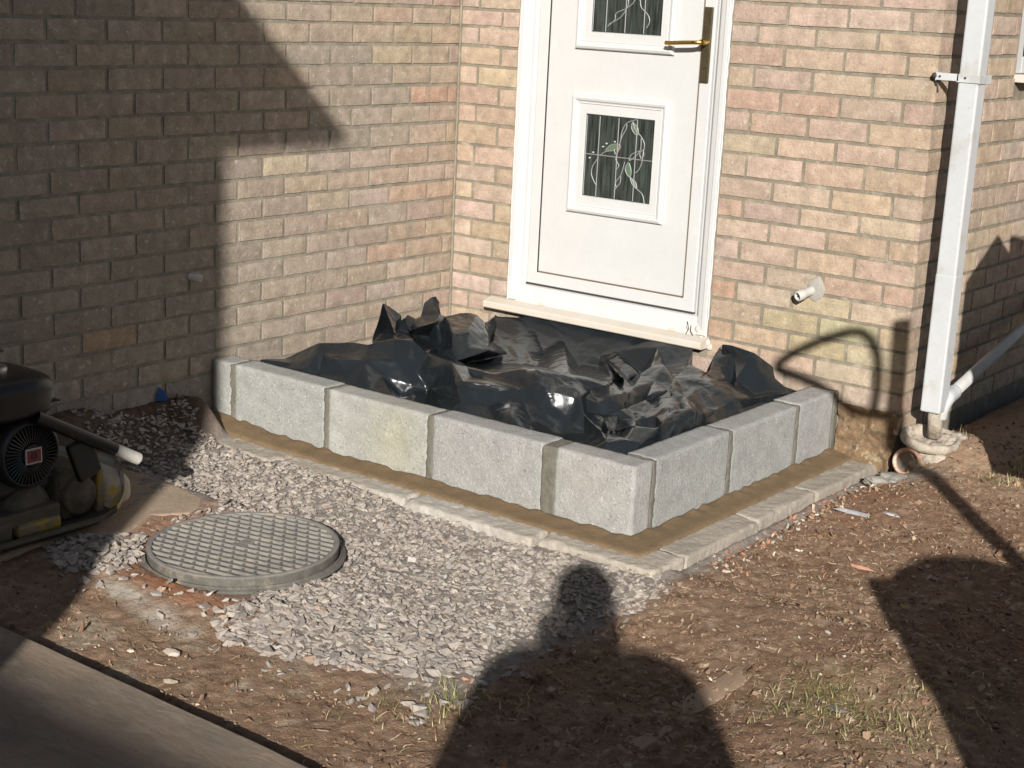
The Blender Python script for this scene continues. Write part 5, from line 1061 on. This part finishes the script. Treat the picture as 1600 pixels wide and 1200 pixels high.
CREASES = [
    (15, 21), (163, 164), (209, 216), (211, 213), (81, 85), (243, 245), (99, 100), (162, 168), (164, 165), (181, 190), (8, 9), (118, 131), (200, 204), (155, 156), (186, 189), (225, 242), (0, 23), (92, 97),
    (132, 133), (12, 107), (197, 198), (155, 220), (234, 245), (137, 138), (192, 193), (246, 247), (18, 19), (7, 19), (81, 87), (229, 230), (82, 86), (132, 169), (154, 166), (190, 195), (14, 15), (173, 243),
    (9, 10), (129, 130), (106, 107), (132, 135), (166, 167), (221, 222), (231, 232), (120, 124), (174, 244), (226, 227), (15, 25), (232, 240), (35, 37), (93, 109), (162, 163), (133, 136), (199, 200), (139, 158),
    (191, 196), (225, 228), (236, 237), (121, 128), (68, 70), (140, 141), (155, 160), (169, 177), (92, 110), (151, 159), (71, 72), (16, 17), (177, 178), (232, 233), (193, 198), (108, 109), (173, 174), (228, 229),
    (170, 221), (142, 150), (226, 241), (233, 234), (210, 211), (104, 105), (114, 115), (169, 170), (236, 239), (155, 217), (13, 14), (151, 152), (197, 204), (206, 207), (13, 23), (201, 202), (230, 238), (105, 106),
    (82, 83), (202, 203), (207, 208), (239, 240), (78, 79), (234, 235), (83, 84), (129, 136), (113, 119), (115, 116), (130, 135), (138, 139), (154, 190), (235, 236), (230, 231), (235, 245), (79, 80), (175, 185),
    (16, 21), (171, 227), (99, 101), (116, 117), (171, 172), (181, 182), (226, 236), (77, 82), (208, 209), (78, 81), (112, 113), (141, 149), (89, 90), (80, 87), (176, 180), (152, 167), (133, 163), (214, 215),
    (30, 31), (205, 213), (90, 91), (200, 201), (164, 168), (182, 183), (237, 238), (86, 87), (113, 114), (144, 147), (181, 196), (17, 18), (153, 159), (107, 137), (205, 206), (215, 216), (206, 213), (30, 33),
    (85, 88), (102, 104), (119, 120), (94, 100), (174, 175), (10, 39), (224, 228), (156, 157), (211, 212), (5, 6), (70, 72), (80, 82), (97, 98), (152, 153), (181, 189), (75, 77), (1, 2), (118, 130),
    (176, 184), (225, 241), (93, 94), (88, 89), (120, 121), (166, 182), (156, 159), (171, 178), (84, 85), (222, 223), (84, 94), (126, 127), (217, 218), (203, 219), (124, 139), (176, 177), (153, 154), (186, 187),
    (218, 219), (2, 3), (122, 123), (244, 246), (117, 118), (198, 204), (154, 155), (209, 210), (202, 204), (219, 220), (3, 4), (72, 76), (7, 20), (33, 39), (35, 36), (9, 109), (191, 192), (228, 241),
    (194, 218), (187, 188), (74, 76), (91, 92), (9, 20), (68, 69), (205, 212), (224, 225), (227, 242), (166, 168), (128, 129), (183, 184), (193, 194), (151, 158), (165, 166), (4, 5), (95, 98), (141, 150),
    (104, 110), (161, 162), (0, 1), (207, 214), (208, 213), (10, 11), (235, 239), (172, 235), (198, 199), (37, 38), (68, 71), (30, 32), (92, 93), (157, 158), (148, 155), (6, 7), (183, 186), (197, 203),
    (184, 185), (194, 195), (33, 34), (35, 40), (39, 40), (152, 161), (178, 180), (172, 173), (11, 12), (76, 77), (131, 132), (68, 73), (157, 160), (223, 224), (7, 8), (13, 24)]
def refine_sheet(V, T, creases, levels=4):
    V = np.array(V, float); T = np.array(T); cre = {tuple(sorted(c)): 1 for c in creases}
    for lv in range(levels):
        e = {}; nv = list(V); nt = []; nc = {}
        def mid(a, b):
            k = (a, b) if a < b else (b, a)
            if k not in e:
                e[k] = len(nv); nv.append((V[a]+V[b])/2)
                if k in cre: nc[tuple(sorted((k[0], e[k])))] = 1; nc[tuple(sorted((k[1], e[k])))] = 1
            return e[k]
        for a, b, c in T:
            ab, bc, ca_ = mid(a, b), mid(b, c), mid(c, a); nt += [(a, ab, ca_), (ab, b, bc), (ca_, bc, c), (ab, bc, ca_)]
        V = np.array(nv); T = np.array(nt); cre = nc
        n = len(V); E = np.concatenate([T[:, [0, 1]], T[:, [1, 2]], T[:, [2, 0]]]); E.sort(1); E, cnt = np.unique(E, axis=0, return_counts=True)
        ce = np.array([tuple(x) in cre for x in E]); bnd = np.zeros(n, bool); bnd[E[cnt == 1].ravel()] = True
        oc = np.zeros(n, bool); 
        if ce.any(): oc[E[ce].ravel()] = True
        for it in range((2, 2, 2, 1)[lv]):
            w = np.ones(len(E)); w[oc[E].any(1) & ~ce] = .10; w[ce] = 1.6
            s = np.zeros((n, 3)); d = np.zeros(n)
            for i, j in ((0, 1), (1, 0)):
                np.add.at(s, E[:, i], V[E[:, j]]*w[:, None]); np.add.at(d, E[:, i], w)
            L = s/np.maximum(d, 1e-9)[:, None]-V; f = np.where(oc, (.0, .0, .06, .22)[lv], (.0, .12, .30, .4)[lv]); f[bnd] = .05; V = V+L*f[:, None]
    return V, T
SV, ST = refine_sheet(np.array(FOLDS)/1000., FACETS, CREASES)
e1 = SV[ST[:, 1]]-SV[ST[:, 0]]; e2 = SV[ST[:, 2]]-SV[ST[:, 0]]; fn_ = np.cross(e1, e2); VN = np.zeros_like(SV)
for k in range(3): np.add.at(VN, ST[:, k], fn_)
VN /= np.linalg.norm(VN, axis=1)[:, None]+1e-12
x_, y_, z_ = SV.T
def crumple(x, y, z, seed, wl, n=7):
    R = np.random.default_rng(seed); P = np.stack([x, y, z*1.3], -1); h = 0
    for i in range(n):          # repeated sharp folds along random directions, each bending the next
        d = R.normal(size=3)*(1, 1, .5); d /= np.linalg.norm(d); w_ = wl*R.uniform(.6, 1.6); s = P @ d/w_+R.random(); t = np.abs(s-np.floor(s)-.5)*2-.5
        h = h+t*w_*R.uniform(.5, 1); e = R.normal(size=3); e -= d*e.dot(d); P = P+(t*w_*.45)[:, None]*e/np.linalg.norm(e)
    return h/n
rough = np.clip(.28+.80*np.exp(-(((x_-1.45)/.26)**2+((y_+.65)/.42)**2))+.8*np.exp(-(((x_-.45)/.22)**2+((y_+.52)/.25)**2))+.25*fbm(x_*4, y_*4, None, 97, 2), .25, 1.2)
wr = .26*crumple(x_, y_, z_, 5, .20)*rough+.09*crumple(x_, y_, z_, 9, .085)*np.clip(rough*1.3-.35, 0, 1.2)
wr = wr+.0035*fbm(x_*9, y_*9, z_*9, 3, 2)
SV = SV+VN*wr[:, None]
SV[:, 1] = np.clip(SV[:, 1], -1.210, -.006); SV[:, 0] = np.clip(SV[:, 0], .004, 1.673)
sh = mesh_np('plastic_sheet', SV, ST, [M['sheet']], smooth=True)
sh.data.set_sharp_from_angle(angle=rad(32))
tag(sh, 'crumpled black polythene sheet heaped inside the block wall below the door', 'plastic sheet')
